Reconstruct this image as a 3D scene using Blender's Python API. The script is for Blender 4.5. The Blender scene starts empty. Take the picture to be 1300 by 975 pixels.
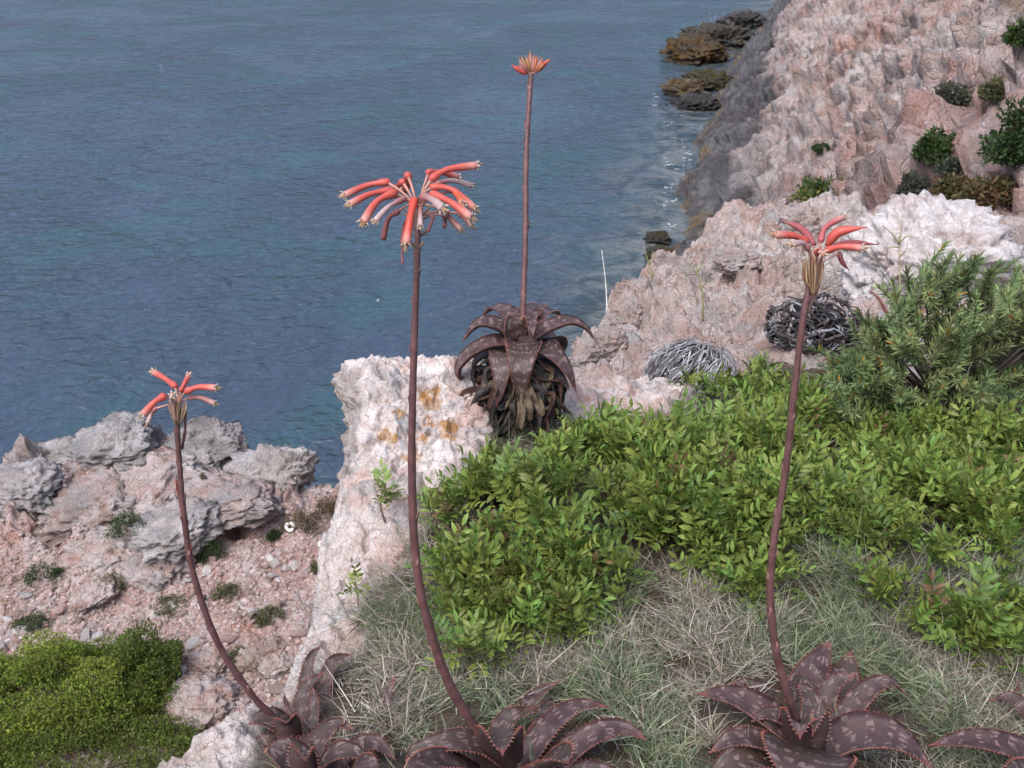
import bpy, bmesh, math, random
import numpy as np
from mathutils import Vector, Matrix
from mathutils.bvhtree import BVHTree

# ------------------------------------------------------------------ scene, camera, light
S = bpy.context.scene
C = S.collection
random.seed(7)
rng = np.random.default_rng(11)
R = math.radians

CAMZ = 14.0            # metres above the sea
PITCH = R(28.0)
FPX = 1276.0           # focal length in photograph pixels (1300 wide)
cam_d = bpy.data.cameras.new('camera')
cam = bpy.data.objects.new('camera', cam_d)
C.objects.link(cam)
cam.location = (0, 0, CAMZ)
cam.rotation_euler = (math.pi / 2 - PITCH, 0, 0)
cam_d.sensor_width = 36.0
cam_d.lens = 36.0 * FPX / 1300.0
cam_d.clip_start = 0.05
cam_d.clip_end = 20000
cam_d.dof.use_dof = True
cam_d.dof.focus_distance = 1.7
cam_d.dof.aperture_fstop = 20.0
S.camera = cam

W = bpy.data.worlds.new('World')
S.world = W
W.use_nodes = True
SUN_EL, SUN_AZ = R(58), R(215)      # azimuth clockwise from +Y: behind the camera, to its left
wn = W.node_tree
bg = wn.nodes['Background']
sky = wn.nodes.new('ShaderNodeTexSky')
sky.sky_type = 'NISHITA'
sky.sun_disc = False
sky.sun_elevation = SUN_EL
sky.sun_rotation = SUN_AZ
sky.air_density = 1.0
sky.dust_density = 4.5
sky.ozone_density = 5.0
wn.links.new(sky.outputs[0], bg.inputs[0])
bg.inputs[1].default_value = 0.15

sun_d = bpy.data.lights.new('sun', 'SUN')
sun = bpy.data.objects.new('sun', sun_d)
C.objects.link(sun)
sun_d.energy = 1.5
sun_d.angle = R(50)
sun_d.color = (1.0, 0.98, 0.955)
sd = Vector((math.sin(SUN_AZ) * math.cos(SUN_EL), math.cos(SUN_AZ) * math.cos(SUN_EL), math.sin(SUN_EL)))
sun.rotation_euler = sd.to_track_quat('Z', 'Y').to_euler()
sun.location = (0, 0, 60)

S.view_settings.view_transform = 'Standard'
S.view_settings.look = 'None'
S.view_settings.gamma = 1.0
S.view_settings.exposure = 0.85
S.cycles.use_denoising = True
S.cycles.max_bounces = 6

# ------------------------------------------------------------------ helpers: geometry
CP, SP = math.cos(PITCH), math.sin(PITCH)

def ray(px, py):
    x = (px - 650.0) / FPX
    y = -(py - 487.5) / FPX
    return np.array([x, y * SP + CP, y * CP - SP])

def at(px, py, t):
    """point seen at photograph pixel (px,py), t metres of depth away (world)."""
    return ray(px, py) * t + np.array([0, 0, CAMZ])

def proj(P):
    d = P - np.array([0, 0, CAMZ])
    t = d[..., 1] * CP - d[..., 2] * SP
    u = d[..., 1] * SP + d[..., 2] * CP
    return 650 + FPX * d[..., 0] / t, 487.5 - FPX * u / t, t

def on_plane(px, py, z):
    r = ray(px, py)
    return r * ((z - CAMZ) / r[2]) + np.array([0, 0, CAMZ])

_perm = np.random.default_rng(5).permutation(256)
_perm = np.concatenate([_perm, _perm, _perm]).astype(np.int32)
_g = np.random.default_rng(6).normal(size=(256, 3))
_g = (_g / np.linalg.norm(_g, axis=1)[:, None]).astype(np.float32)
_rv = np.random.default_rng(8).random((256, 3)).astype(np.float32)

def _h(i, j, k):
    return _perm[_perm[_perm[i & 255] + (j & 255)] + (k & 255)]

def noise(P):
    P = P.astype(np.float32)
    I = np.floor(P).astype(np.int32)
    F = P - I
    U = F * F * F * (F * (F * 6 - 15) + 10)
    out = 0
    for a in (0, 1):
        wa = U[:, 0] if a else 1 - U[:, 0]
        for b in (0, 1):
            wb = U[:, 1] if b else 1 - U[:, 1]
            for c in (0, 1):
                wc = U[:, 2] if c else 1 - U[:, 2]
                g = _g[_h(I[:, 0] + a, I[:, 1] + b, I[:, 2] + c)]
                d = g[:, 0] * (F[:, 0] - a) + g[:, 1] * (F[:, 1] - b) + g[:, 2] * (F[:, 2] - c)
                out = out + wa * wb * wc * d
    return out * 1.6

def fbm(P, octv=4, gain=0.5, off=0.0):
    s, a, f = 0, 1.0, 1.0
    for o in range(octv):
        s = s + a * noise(P * f + off + 17.3 * o)
        a *= gain
        f *= 2.03
    return s

def ridged(P, octv=4, gain=0.5, off=0.0):
    s, a, f = 0, 1.0, 1.0
    for o in range(octv):
        s = s + a * (1 - 2 * np.abs(noise(P * f + off + 9.1 * o)))
        a *= gain
        f *= 2.07
    return s

def worley(P, off=0):
    P = P.astype(np.float32) + off
    I = np.floor(P).astype(np.int32)
    f1 = np.full(len(P), 9.0, np.float32)
    f2 = np.full(len(P), 9.0, np.float32)
    cid = np.zeros(len(P), np.int32)
    for a in (-1, 0, 1):
        for b in (-1, 0, 1):
            for c in (-1, 0, 1):
                J = I + np.array([a, b, c], np.int32)
                h = _h(J[:, 0], J[:, 1], J[:, 2])
                q = J + _rv[h]
                d = ((q - P) ** 2).sum(1)
                m = d < f1
                f2 = np.where(m, f1, np.minimum(f2, d))
                cid = np.where(m, h, cid)
                f1 = np.where(m, d, f1)
    return np.sqrt(f1), np.sqrt(f2), cid / 255.0

def sstep(a, b, x):
    t = np.clip((x - a) / (b - a), 0, 1)
    return t * t * (3 - 2 * t)

def inpoly(x, y, poly):
    ins = np.zeros(x.shape, bool)
    n = len(poly)
    for i in range(n):
        x0, y0 = poly[i][:2]
        x1, y1 = poly[(i + 1) % n][:2]
        c = ((y0 > y) != (y1 > y))
        xi = (x1 - x0) * (y - y0) / ((y1 - y0) if y1 != y0 else 1e-9) + x0
        ins ^= c & (x < xi)
    return ins

def pldist(x, y, pts, closed=False):
    d = np.full(x.shape, 1e9)
    n = len(pts)
    for i in range(n if closed else n - 1):
        ax, ay = pts[i][:2]
        bx, by = pts[(i + 1) % n][:2]
        vx, vy = bx - ax, by - ay
        L = vx * vx + vy * vy + 1e-12
        t = np.clip(((x - ax) * vx + (y - ay) * vy) / L, 0, 1)
        d = np.minimum(d, np.hypot(x - ax - t * vx, y - ay - t * vy))
    return d

class TPS:
    def __init__(s, P, lam=1e-4):
        P = np.array(P, float)
        s.c = P[:, :2]
        n = len(P)
        K = s.k(s.c, s.c) + lam * np.eye(n)
        A = np.zeros((n + 3, n + 3))
        A[:n, :n] = K
        A[:n, n] = 1
        A[:n, n + 1:] = s.c
        A[n:, :n] = A[:n, n:].T
        s.w = np.linalg.solve(A, np.concatenate([P[:, 2], np.zeros(3)]))

    def k(s, a, b):
        r2 = ((a[:, None, :] - b[None]) ** 2).sum(2)
        return 0.5 * r2 * np.log(r2 + 1e-12)

    def __call__(s, x, y):
        sh = x.shape
        q = np.stack([x.ravel(), y.ravel()], 1)
        out = np.zeros(len(q))
        for i in range(0, len(q), 40000):
            out[i:i + 40000] = s.k(q[i:i + 40000], s.c) @ s.w[:-3]
        out += s.w[-3] + q @ s.w[-2:]
        return out.reshape(sh)

def mesh_np(name, V, F, smooth=True, col=None, uv=None, mats=None):
    """V (n,3); F list of int arrays (m,k) ; col (n,3|4) point colours."""
    if not isinstance(F, list):
        F = [F]
    me = bpy.data.meshes.new(name)
    V = np.ascontiguousarray(V, np.float32)
    me.vertices.add(len(V))
    me.vertices.foreach_set('co', V.ravel())
    loops = np.concatenate([f.ravel() for f in F]).astype(np.int32)
    tot = np.concatenate([np.full(len(f), f.shape[1], np.int32) for f in F])
    start = np.concatenate([[0], np.cumsum(tot)[:-1]]).astype(np.int32)
    me.loops.add(len(loops))
    me.loops.foreach_set('vertex_index', loops)
    me.polygons.add(len(tot))
    me.polygons.foreach_set('loop_start', start)
    me.polygons.foreach_set('loop_total', tot)
    me.polygons.foreach_set('use_smooth', np.full(len(tot), smooth, bool))
    if col is not None:
        a = me.color_attributes.new('Col', 'FLOAT_COLOR', 'POINT')
        c = np.ones((len(V), 4), np.float32)
        c[:, :col.shape[1]] = col
        a.data.foreach_set('color', c.ravel())
    if uv is not None:
        u = me.uv_layers.new(name='UVMap')
        u.data.foreach_set('uv', np.ascontiguousarray(uv, np.float32)[loops].ravel())
    me.update(calc_edges=True)
    return me

def obj(name, me, mat=None, parent=None, loc=None):
    o = bpy.data.objects.new(name, me)
    C.objects.link(o)
    if mat is not None and me is not None and len(me.materials) == 0:
        me.materials.append(mat)
    if parent is not None:
        o.parent = parent
    if loc is not None:
        o.location = loc
    return o

def tag(o, label, cat, group=None, kind=None):
    o['label'] = label
    o['category'] = cat
    if group:
        o['group'] = group
    if kind:
        o['kind'] = kind
    return o

def structure(o):
    o['kind'] = 'structure'
    return o

def thing(name, label, cat, loc, group=None):
    o = bpy.data.objects.new(name, None)
    C.objects.link(o)
    o.empty_display_size = 0.05
    o.location = Vector([float(v) for v in loc])
    return tag(o, label, cat, group)

def grid_faces(nx, ny):
    i = np.arange(nx - 1)[None, :] + nx * np.arange(ny - 1)[:, None]
    i = i.ravel()
    return np.stack([i, i + 1, i + 1 + nx, i + nx], 1)

def vnormals(V, F):
    n = np.zeros_like(V)
    a = np.cross(V[F[:, 2]] - V[F[:, 0]], V[F[:, -1]] - V[F[:, 1]])
    for k in range(F.shape[1]):
        np.add.at(n, F[:, k], a)
    return n / (np.linalg.norm(n, axis=1)[:, None] + 1e-12)

_ico = {}
def ico(sub):
    if sub not in _ico:
        bm = bmesh.new()
        bmesh.ops.create_icosphere(bm, subdivisions=sub, radius=1.0)
        V = np.array([v.co[:] for v in bm.verts])
        F = np.array([[v.index for v in f.verts] for f in bm.faces])
        bm.free()
        _ico[sub] = (V / np.linalg.norm(V, axis=1)[:, None], F)
    return _ico[sub]

def catmull(P, n):
    P = np.array(P, float)
    if len(P) == 2:
        t = np.linspace(0, 1, n)[:, None]
        return P[0] * (1 - t) + P[1] * t
    Q = np.concatenate([[2 * P[0] - P[1]], P, [2 * P[-1] - P[-2]]])
    out = []
    for s in np.linspace(0, len(P) - 1 - 1e-9, n):
        i = int(s)
        t = s - i
        a, b, c, d = Q[i:i + 4]
        out.append(0.5 * (2 * b + (c - a) * t + (2 * a - 5 * b + 4 * c - d) * t * t + (3 * b - a - 3 * c + d) * t ** 3))
    return np.array(out)

def tube_arrays(P, rad, ns=8, cap=True, up=(0.3, 0.5, 1)):
    P = np.asarray(P, float)
    n = len(P)
    rad = np.broadcast_to(np.asarray(rad, float), (n,))
    T = np.gradient(P, axis=0)
    T /= np.linalg.norm(T, axis=1)[:, None] + 1e-12
    ref = np.array(up, float)
    ref -= T[0] * ref.dot(T[0])
    if np.linalg.norm(ref) < 1e-3:
        ref = np.array([1.0, 0, 0]) - T[0] * T[0][0]
    ref /= np.linalg.norm(ref)
    V = []
    ang = np.linspace(0, 2 * np.pi, ns, endpoint=False)
    for i in range(n):
        ref = ref - T[i] * ref.dot(T[i])
        ref /= np.linalg.norm(ref) + 1e-12
        b = np.cross(T[i], ref)
        V.append(P[i] + rad[i] * (np.cos(ang)[:, None] * ref + np.sin(ang)[:, None] * b))
    V = np.concatenate(V)
    F = []
    for i in range(n - 1):
        for k in range(ns):
            F.append([i * ns + k, i * ns + (k + 1) % ns, (i + 1) * ns + (k + 1) % ns, (i + 1) * ns + k])
    F = [np.array(F)]
    if cap:
        V = np.concatenate([V, [P[0], P[-1]]])
        a, b = n * ns, n * ns + 1
        T3 = [[a, (k + 1) % ns, k] for k in range(ns)] + [[b, (n - 1) * ns + k, (n - 1) * ns + (k + 1) % ns] for k in range(ns)]
        F.append(np.array(T3))
    return V, F

class Batch:
    """collects arrays of several shapes that belong to ONE object"""
    def __init__(s):
        s.V, s.F, s.C, s.n = [], {}, [], 0

    def add(s, V, F, col=None):
        if not isinstance(F, list):
            F = [F]
        for f in F:
            s.F.setdefault(f.shape[1], []).append(f + s.n)
        s.V.append(V)
        c = np.ones((len(V), 3)) * (np.array(col) if col is not None else 1)
        s.C.append(c)
        s.n += len(V)

    def mesh(s, name, smooth=True):
        return mesh_np(name, np.concatenate(s.V), [np.concatenate(v) for v in s.F.values()], smooth, np.concatenate(s.C))

# ------------------------------------------------------------------ helpers: materials
def mat_new(name):
    m = bpy.data.materials.new(name)
    m.use_nodes = True
    nt = m.node_tree
    b = nt.nodes['Principled BSDF']
    return m, nt, b

def nd(nt, t, **kw):
    n = nt.nodes.new(t)
    for k, v in kw.items():
        if k in n.inputs:
            n.inputs[k].default_value = v
        else:
            setattr(n, k, v)
    return n

def mixc(nt, fac, a, b, mode='MIX'):
    n = nt.nodes.new('ShaderNodeMix')
    n.data_type = 'RGBA'
    n.blend_type = mode
    n.clamp_factor = True
    for sock, v in ((n.inputs[0], fac), (n.inputs[6], a), (n.inputs[7], b)):
        if hasattr(v, 'is_linked') or hasattr(v, 'links'):
            nt.links.new(v, sock)
        elif isinstance(v, (int, float)):
            sock.default_value = v
        else:
            sock.default_value = (*v, 1) if len(v) == 3 else v
    return n.outputs[2]

def ramp(nt, src, a, b, va=0.0, vb=1.0):
    n = nt.nodes.new('ShaderNodeMapRange')
    n.interpolation_type = 'SMOOTHSTEP'
    nt.links.new(src, n.inputs[0])
    n.inputs[1].default_value = a
    n.inputs[2].default_value = b
    n.inputs[3].default_value = va
    n.inputs[4].default_value = vb
    return n.outputs[0]

def noisen(nt, vec, scale, detail=6, rough=0.6, dist=0.0):
    n = nd(nt, 'ShaderNodeTexNoise', Scale=scale, Detail=detail, Roughness=rough, Distortion=dist)
    nt.links.new(vec, n.inputs['Vector'])
    return n.outputs[0]

def rock_mat(name, sc=1.0, bump=0.6, dist=0.02, objrand=False, contrast=1.0):
    """limestone: the mesh's own colour patches, broken up by bleached, stained and speckled noise"""
    m, nt, b = mat_new(name)
    tc = nd(nt, 'ShaderNodeTexCoord')
    v = tc.outputs['Object']
    at_ = nd(nt, 'ShaderNodeVertexColor', layer_name='Col')
    c = at_.outputs[0]
    n1 = noisen(nt, v, 3.1 * sc, 8, 0.68, 0.5)
    n2 = noisen(nt, v, 11 * sc, 8, 0.72, 0.6)
    n3 = noisen(nt, v, 40 * sc, 6, 0.75, 0.3)
    n4 = noisen(nt, v, 130 * sc, 3, 0.65)
    wv = nd(nt, 'ShaderNodeVectorMath', operation='MULTIPLY_ADD')
    nn = nd(nt, 'ShaderNodeTexNoise', Scale=9 * sc, Detail=4.0)
    nt.links.new(v, nn.inputs['Vector'])
    nt.links.new(nn.outputs[1], wv.inputs[0])
    wv.inputs[1].default_value = (0.16 / sc,) * 3
    nt.links.new(v, wv.inputs[2])
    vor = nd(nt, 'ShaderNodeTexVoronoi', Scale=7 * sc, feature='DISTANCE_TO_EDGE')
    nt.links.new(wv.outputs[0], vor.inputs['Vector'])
    pit = nd(nt, 'ShaderNodeTexVoronoi', Scale=30 * sc)
    nt.links.new(wv.outputs[0], pit.inputs['Vector'])
    hv = nd(nt, 'ShaderNodeHueSaturation')
    nt.links.new(ramp(nt, n1, 0.36, 0.66, 1.25, 0.6), hv.inputs['Saturation'])
    nt.links.new(ramp(nt, n1, 0.32, 0.66, 1.2, 1.7), hv.inputs['Value'])
    nt.links.new(c, hv.inputs['Color'])
    c = hv.outputs[0]
    k = contrast
    c = mixc(nt, ramp(nt, n2, 0.55, 0.70, 0, 0.7 * k), c, (0.46, 0.44, 0.44), 'MULTIPLY')
    c = mixc(nt, ramp(nt, n3, 0.44, 0.33, 0, 0.7 * k), c, (0.38, 0.33, 0.30), 'MULTIPLY')
    c = mixc(nt, ramp(nt, n3, 0.54, 0.70, 0, 0.45 * k), c, (0.9, 0.9, 0.9), 'SCREEN' if False else 'SOFT_LIGHT')
    c = mixc(nt, ramp(nt, n4, 0.44, 0.30, 0, 0.6 * k), c, (0.42, 0.38, 0.36), 'MULTIPLY')
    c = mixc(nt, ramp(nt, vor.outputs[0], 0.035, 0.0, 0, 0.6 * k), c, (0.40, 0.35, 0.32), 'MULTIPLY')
    if objrand:
        oi = nd(nt, 'ShaderNodeObjectInfo')
        mr = ramp(nt, oi.outputs['Random'], 0, 1, 0.75, 1.15)
        h2 = nd(nt, 'ShaderNodeHueSaturation')
        nt.links.new(mr, h2.inputs['Value'])
        nt.links.new(c, h2.inputs['Color'])
        c = h2.outputs[0]
    nt.links.new(c, b.inputs['Base Color'])
    b.inputs['Roughness'].default_value = 0.92
    b.inputs['Specular IOR Level'].default_value = 0.15
    def madd(x, f, y):
        q = nd(nt, 'ShaderNodeMath', operation='MULTIPLY_ADD')
        nt.links.new(x, q.inputs[0])
        q.inputs[1].default_value = f
        nt.links.new(y, q.inputs[2])
        return q.outputs[0]
    h = madd(n2, 1.8, n3)
    h = madd(n4, 0.5, h)
    h = madd(ramp(nt, vor.outputs[0], 0.0, 0.08), 0.45, h)
    h = madd(ramp(nt, pit.outputs[0], 0.05, 0.35), 0.30, h)
    bp = nd(nt, 'ShaderNodeBump', Strength=bump, Distance=dist)
    nt.links.new(h, bp.inputs['Height'])
    nt.links.new(bp.outputs[0], b.inputs['Normal'])
    return m

def leafy_mat(name, rough=0.55, trans=0.25, spec=0.3, var=0.25, objrand=False):
    """uses the mesh colour; a little light comes through"""
    m, nt, b = mat_new(name)
    a = nd(nt, 'ShaderNodeVertexColor', layer_name='Col')
    tc = nd(nt, 'ShaderNodeTexCoord')
    n = noisen(nt, tc.outputs['Object'], 60, 3, 0.6)
    hv = nd(nt, 'ShaderNodeHueSaturation')
    val = ramp(nt, n, 0.3, 0.7, 1 - var, 1 + var)
    if objrand:
        oi = nd(nt, 'ShaderNodeObjectInfo')
        mr = ramp(nt, oi.outputs['Random'], 0, 1, 0.62, 1.3)
        mu = nd(nt, 'ShaderNodeMath', operation='MULTIPLY')
        nt.links.new(val, mu.inputs[0])
        nt.links.new(mr, mu.inputs[1])
        val = mu.outputs[0]
        wn2 = nd(nt, 'ShaderNodeTexWhiteNoise', noise_dimensions='1D')
        nt.links.new(oi.outputs['Random'], wn2.inputs['W'])
        nt.links.new(ramp(nt, wn2.outputs[0], 0, 1, 0.475, 0.525), hv.inputs['Hue'])
    nt.links.new(val, hv.inputs['Value'])
    nt.links.new(a.outputs[0], hv.inputs['Color'])
    nt.links.new(hv.outputs[0], b.inputs['Base Color'])
    b.inputs['Roughness'].default_value = rough
    b.inputs['Specular IOR Level'].default_value = spec
    if trans > 0:
        tr = nd(nt, 'ShaderNodeBsdfTranslucent')
        nt.links.new(hv.outputs[0], tr.inputs[0])
        mx = nd(nt, 'ShaderNodeMixShader')
        mx.inputs[0].default_value = trans
        nt.links.new(b.outputs[0], mx.inputs[1])
        nt.links.new(tr.outputs[0], mx.inputs[2])
        nt.links.new(mx.outputs[0], nt.nodes['Material Output'].inputs[0])
    return m

M = {}
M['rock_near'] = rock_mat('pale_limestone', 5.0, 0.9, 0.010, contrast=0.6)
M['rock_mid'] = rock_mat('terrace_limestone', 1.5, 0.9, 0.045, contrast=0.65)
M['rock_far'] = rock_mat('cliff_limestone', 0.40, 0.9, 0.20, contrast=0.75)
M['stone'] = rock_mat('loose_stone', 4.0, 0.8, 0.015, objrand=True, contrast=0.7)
M['leafy'] = leafy_mat('shrub_leaf', 0.45, 0.28, 0.35, 0.15, True)
M['needle'] = leafy_mat('needle_leaf', 0.5, 0.2, 0.3, 0.2, True)
M['foliage'] = leafy_mat('fine_foliage', 0.6, 0.25, 0.2, 0.3)
M['grass'] = leafy_mat('grass_blade', 0.6, 0.2, 0.2, 0.2)
M['dead'] = leafy_mat('dead_leaf', 0.85, 0.0, 0.1, 0.4)
M['bark'] = leafy_mat('twig_bark', 0.85, 0.0, 0.1, 0.35)
M['flower'] = leafy_mat('coral_petal', 0.4, 0.18, 0.4, 0.08)
M['mouth'] = leafy_mat('petal_tip', 0.6, 0.2, 0.2, 0.2)
M['stalk'] = leafy_mat('flower_stalk_skin', 0.5, 0.0, 0.35, 0.25)

def aloe_mat():
    m, nt, b = mat_new('spotted_aloe_leaf')
    uv = nd(nt, 'ShaderNodeUVMap', uv_map='UVMap')
    at_ = nd(nt, 'ShaderNodeVertexColor', layer_name='Col')       # r: underside, g: margin, b: tip
    sep = nd(nt, 'ShaderNodeSeparateColor')
    nt.links.new(at_.outputs[0], sep.inputs[0])
    oi = nd(nt, 'ShaderNodeObjectInfo')
    off = nd(nt, 'ShaderNodeCombineXYZ')
    mul = nd(nt, 'ShaderNodeMath', operation='MULTIPLY')
    nt.links.new(oi.outputs['Random'], mul.inputs[0])
    mul.inputs[1].default_value = 40
    nt.links.new(mul.outputs[0], off.inputs[2])
    va = nd(nt, 'ShaderNodeVectorMath', operation='ADD')
    nt.links.new(uv.outputs[0], va.inputs[0])
    nt.links.new(off.outputs[0], va.inputs[1])
    v = va.outputs[0]
    # transverse rows of pale flecks: bands along V, wobbling, broken up along U
    wob = noisen(nt, v, 2.2, 2, 0.5)
    sx = nd(nt, 'ShaderNodeSeparateXYZ')
    nt.links.new(uv.outputs[0], sx.inputs[0])
    ph = nd(nt, 'ShaderNodeMath', operation='MULTIPLY_ADD')
    nt.links.new(wob, ph.inputs[0])
    ph.inputs[1].default_value = 0.7
    nt.links.new(sx.outputs[1], ph.inputs[2])
    sn = nd(nt, 'ShaderNodeMath', operation='MULTIPLY')
    nt.links.new(ph.outputs[0], sn.inputs[0])
    sn.inputs[1].default_value = 12.0
    si = nd(nt, 'ShaderNodeMath', operation='SINE')
    nt.links.new(sn.outputs[0], si.inputs[0])
    band = ramp(nt, si.outputs[0], 0.0, 0.6)
    mp = nd(nt, 'ShaderNodeMapping')
    mp.inputs['Scale'].default_value = (11.0, 3.0, 1)
    nt.links.new(v, mp.inputs[0])
    fl = ramp(nt, noisen(nt, mp.outputs[0], 1.0, 2, 0.5), 0.47, 0.57)
    sp = nd(nt, 'ShaderNodeMath', operation='MULTIPLY')
    nt.links.new(band, sp.inputs[0])
    nt.links.new(fl, sp.inputs[1])
    sp2 = nd(nt, 'ShaderNodeMath', operation='MULTIPLY')
    nt.links.new(sp.outputs[0], sp2.inputs[0])
    nt.links.new(ramp(nt, sep.outputs[0], 0.2, 0.8, 0.8, 0.2), sp2.inputs[1])
    big = noisen(nt, v, 1.3, 4, 0.6)
    c = mixc(nt, ramp(nt, big, 0.35, 0.65), (0.046, 0.024, 0.024), (0.080, 0.050, 0.047))
    hue = ramp(nt, oi.outputs['Random'], 0, 1, 0, 0.55)
    c = mixc(nt, hue, c, (0.060, 0.044, 0.034))
    c = mixc(nt, sp2.outputs[0], c, (0.185, 0.125, 0.115))
    c = mixc(nt, ramp(nt, sep.outputs[0], 0.3, 0.8, 0, 0.7), c, (0.062, 0.034, 0.031))
    c = mixc(nt, ramp(nt, sep.outputs[1], 0.75, 1.0, 0, 0.8), c, (0.18, 0.05, 0.045))
    c = mixc(nt, ramp(nt, sep.outputs[2], 0.3, 1.0, 0, 0.7), c, (0.19, 0.05, 0.045))
    nt.links.new(c, b.inputs['Base Color'])
    b.inputs['Roughness'].default_value = 0.5
    b.inputs['Specular IOR Level'].default_value = 0.28
    bp = nd(nt, 'ShaderNodeBump', Strength=0.25, Distance=0.003)
    nt.links.new(noisen(nt, v, 9, 4, 0.6), bp.inputs['Height'])
    nt.links.new(bp.outputs[0], b.inputs['Normal'])
    return m
M['aloe'] = aloe_mat()

def plain(name, col, rough=0.5, var=0.2, scale=40):
    m, nt, b = mat_new(name)
    tc = nd(nt, 'ShaderNodeTexCoord')
    n = noisen(nt, tc.outputs['Object'], scale, 4, 0.6)
    c = mixc(nt, ramp(nt, n, 0.3, 0.7), tuple(x * (1 - var) for x in col), tuple(min(1, x * (1 + var)) for x in col))
    nt.links.new(c, b.inputs['Base Color'])
    b.inputs['Roughness'].default_value = rough
    return m
M['tooth'] = plain('red_thorn', (0.20, 0.065, 0.042), 0.5)
M['shell'] = plain('white_shell', (0.78, 0.76, 0.72), 0.45, 0.06)
M['foam'] = plain('sea_foam', (0.34, 0.37, 0.39), 0.8, 0.1)

# ------------------------------------------------------------------ the sea
coast_px = [(790, 420), (822, 345), (848, 312), (862, 285), (868, 240), (876, 200), (888, 165), (908, 125), (934, 80), (962, 40), (982, 8), (998, -20)]
coast = np.array([on_plane(x, y, 0.0)[:2] for x, y in coast_px])
coast = np.concatenate([[[coast[0][0] - 14, coast[0][1] - 30]], coast, [[coast[-1][0] + 300, coast[-1][1] + 900]]])

def coast_x(Y):
    return np.interp(Y, coast[:, 1], coast[:, 0])

def sea():
    xs = np.concatenate([[-9000, -3000, -900, -300, -120, -60, -35], np.arange(-22, 42, 0.45), [50, 80, 150, 400, 1500, 6000]])
    ys = np.concatenate([[-3000, -500, -60, 0], np.arange(6, 75, 0.45), np.arange(75, 160, 1.2), [180, 240, 400, 900, 3000, 12000]])
    X, Y = np.meshgrid(xs, ys)
    V = np.stack([X.ravel(), Y.ravel(), np.zeros(X.size)], 1)
    d = coast_x(V[:, 1]) - V[:, 0]
    d = np.maximum(d, 0) + 1.2 * fbm(V * 0.35, 3)
    sh = np.exp(-np.maximum(d, 0) / 3.0)
    col = np.zeros((len(V), 3))
    col[:, 0] = sh
    me = mesh_np('sea', V, grid_faces(len(xs), len(ys)), True, col)
    m, nt, b = mat_new('sea_water')
    tc = nd(nt, 'ShaderNodeTexCoord')
    v = tc.outputs['Object']
    a = nd(nt, 'ShaderNodeVertexColor', layer_name='Col')
    sep = nd(nt, 'ShaderNodeSeparateColor')
    nt.links.new(a.outputs[0], sep.inputs[0])
    big = noisen(nt, v, 0.16, 4, 0.55, 0.6)
    c = mixc(nt, ramp(nt, big, 0.44, 0.64), (0.043, 0.060, 0.087), (0.037, 0.071, 0.088))
    bed = noisen(nt, v, 0.55, 7, 0.7, 0.8)
    bc = mixc(nt, ramp(nt, bed, 0.38, 0.62), (0.026, 0.040, 0.044), (0.135, 0.140, 0.130))
    c = mixc(nt, ramp(nt, sep.outputs[0], 0.08, 0.75, 0, 0.9), c, bc)
    nt.links.new(c, b.inputs['Base Color'])
    b.inputs['Roughness'].default_value = 0.06
    b.inputs['IOR'].default_value = 1.33
    b.inputs['Specular IOR Level'].default_value = 0.45
    mp = nd(nt, 'ShaderNodeMapping')
    mp.inputs['Rotation'].default_value = (0, 0, R(-24))
    mp.inputs['Scale'].default_value = (0.85, 1.25, 1)
    nt.links.new(v, mp.inputs[0])
    w1 = noisen(nt, mp.outputs[0], 0.8, 2, 0.5, 0.5)
    w2 = noisen(nt, mp.outputs[0], 2.3, 3, 0.55, 0.5)
    ad = nd(nt, 'ShaderNodeMath', operation='MULTIPLY_ADD')
    nt.links.new(w1, ad.inputs[0])
    ad.inputs[1].default_value = 1.7
    nt.links.new(w2, ad.inputs[2])
    bp = nd(nt, 'ShaderNodeBump', Strength=1.0, Distance=0.17)
    gust = nd(nt, 'ShaderNodeMath', operation='MULTIPLY')
    nt.links.new(ad.outputs[0], gust.inputs[0])
    nt.links.new(ramp(nt, noisen(nt, v, 0.09, 4, 0.6, 1.0), 0.3, 0.7, 0.55, 1.25), gust.inputs[1])
    nt.links.new(gust.outputs[0], bp.inputs['Height'])
    nt.links.new(bp.outputs[0], b.inputs['Normal'])
    structure(obj('sea', me, m))
sea()

# ------------------------------------------------------------------ far cliff on the right
PINK = np.array([0.47, 0.305, 0.265])
PALE = np.array([0.50, 0.435, 0.40])
GREY = np.array([0.27, 0.25, 0.24])
DARK = np.array([0.075, 0.073, 0.076])
OCHRE = np.array([0.20, 0.125, 0.045])

def lerp(a, b, t):
    return a * (1 - t[:, None]) + b * t[:, None]

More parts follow.
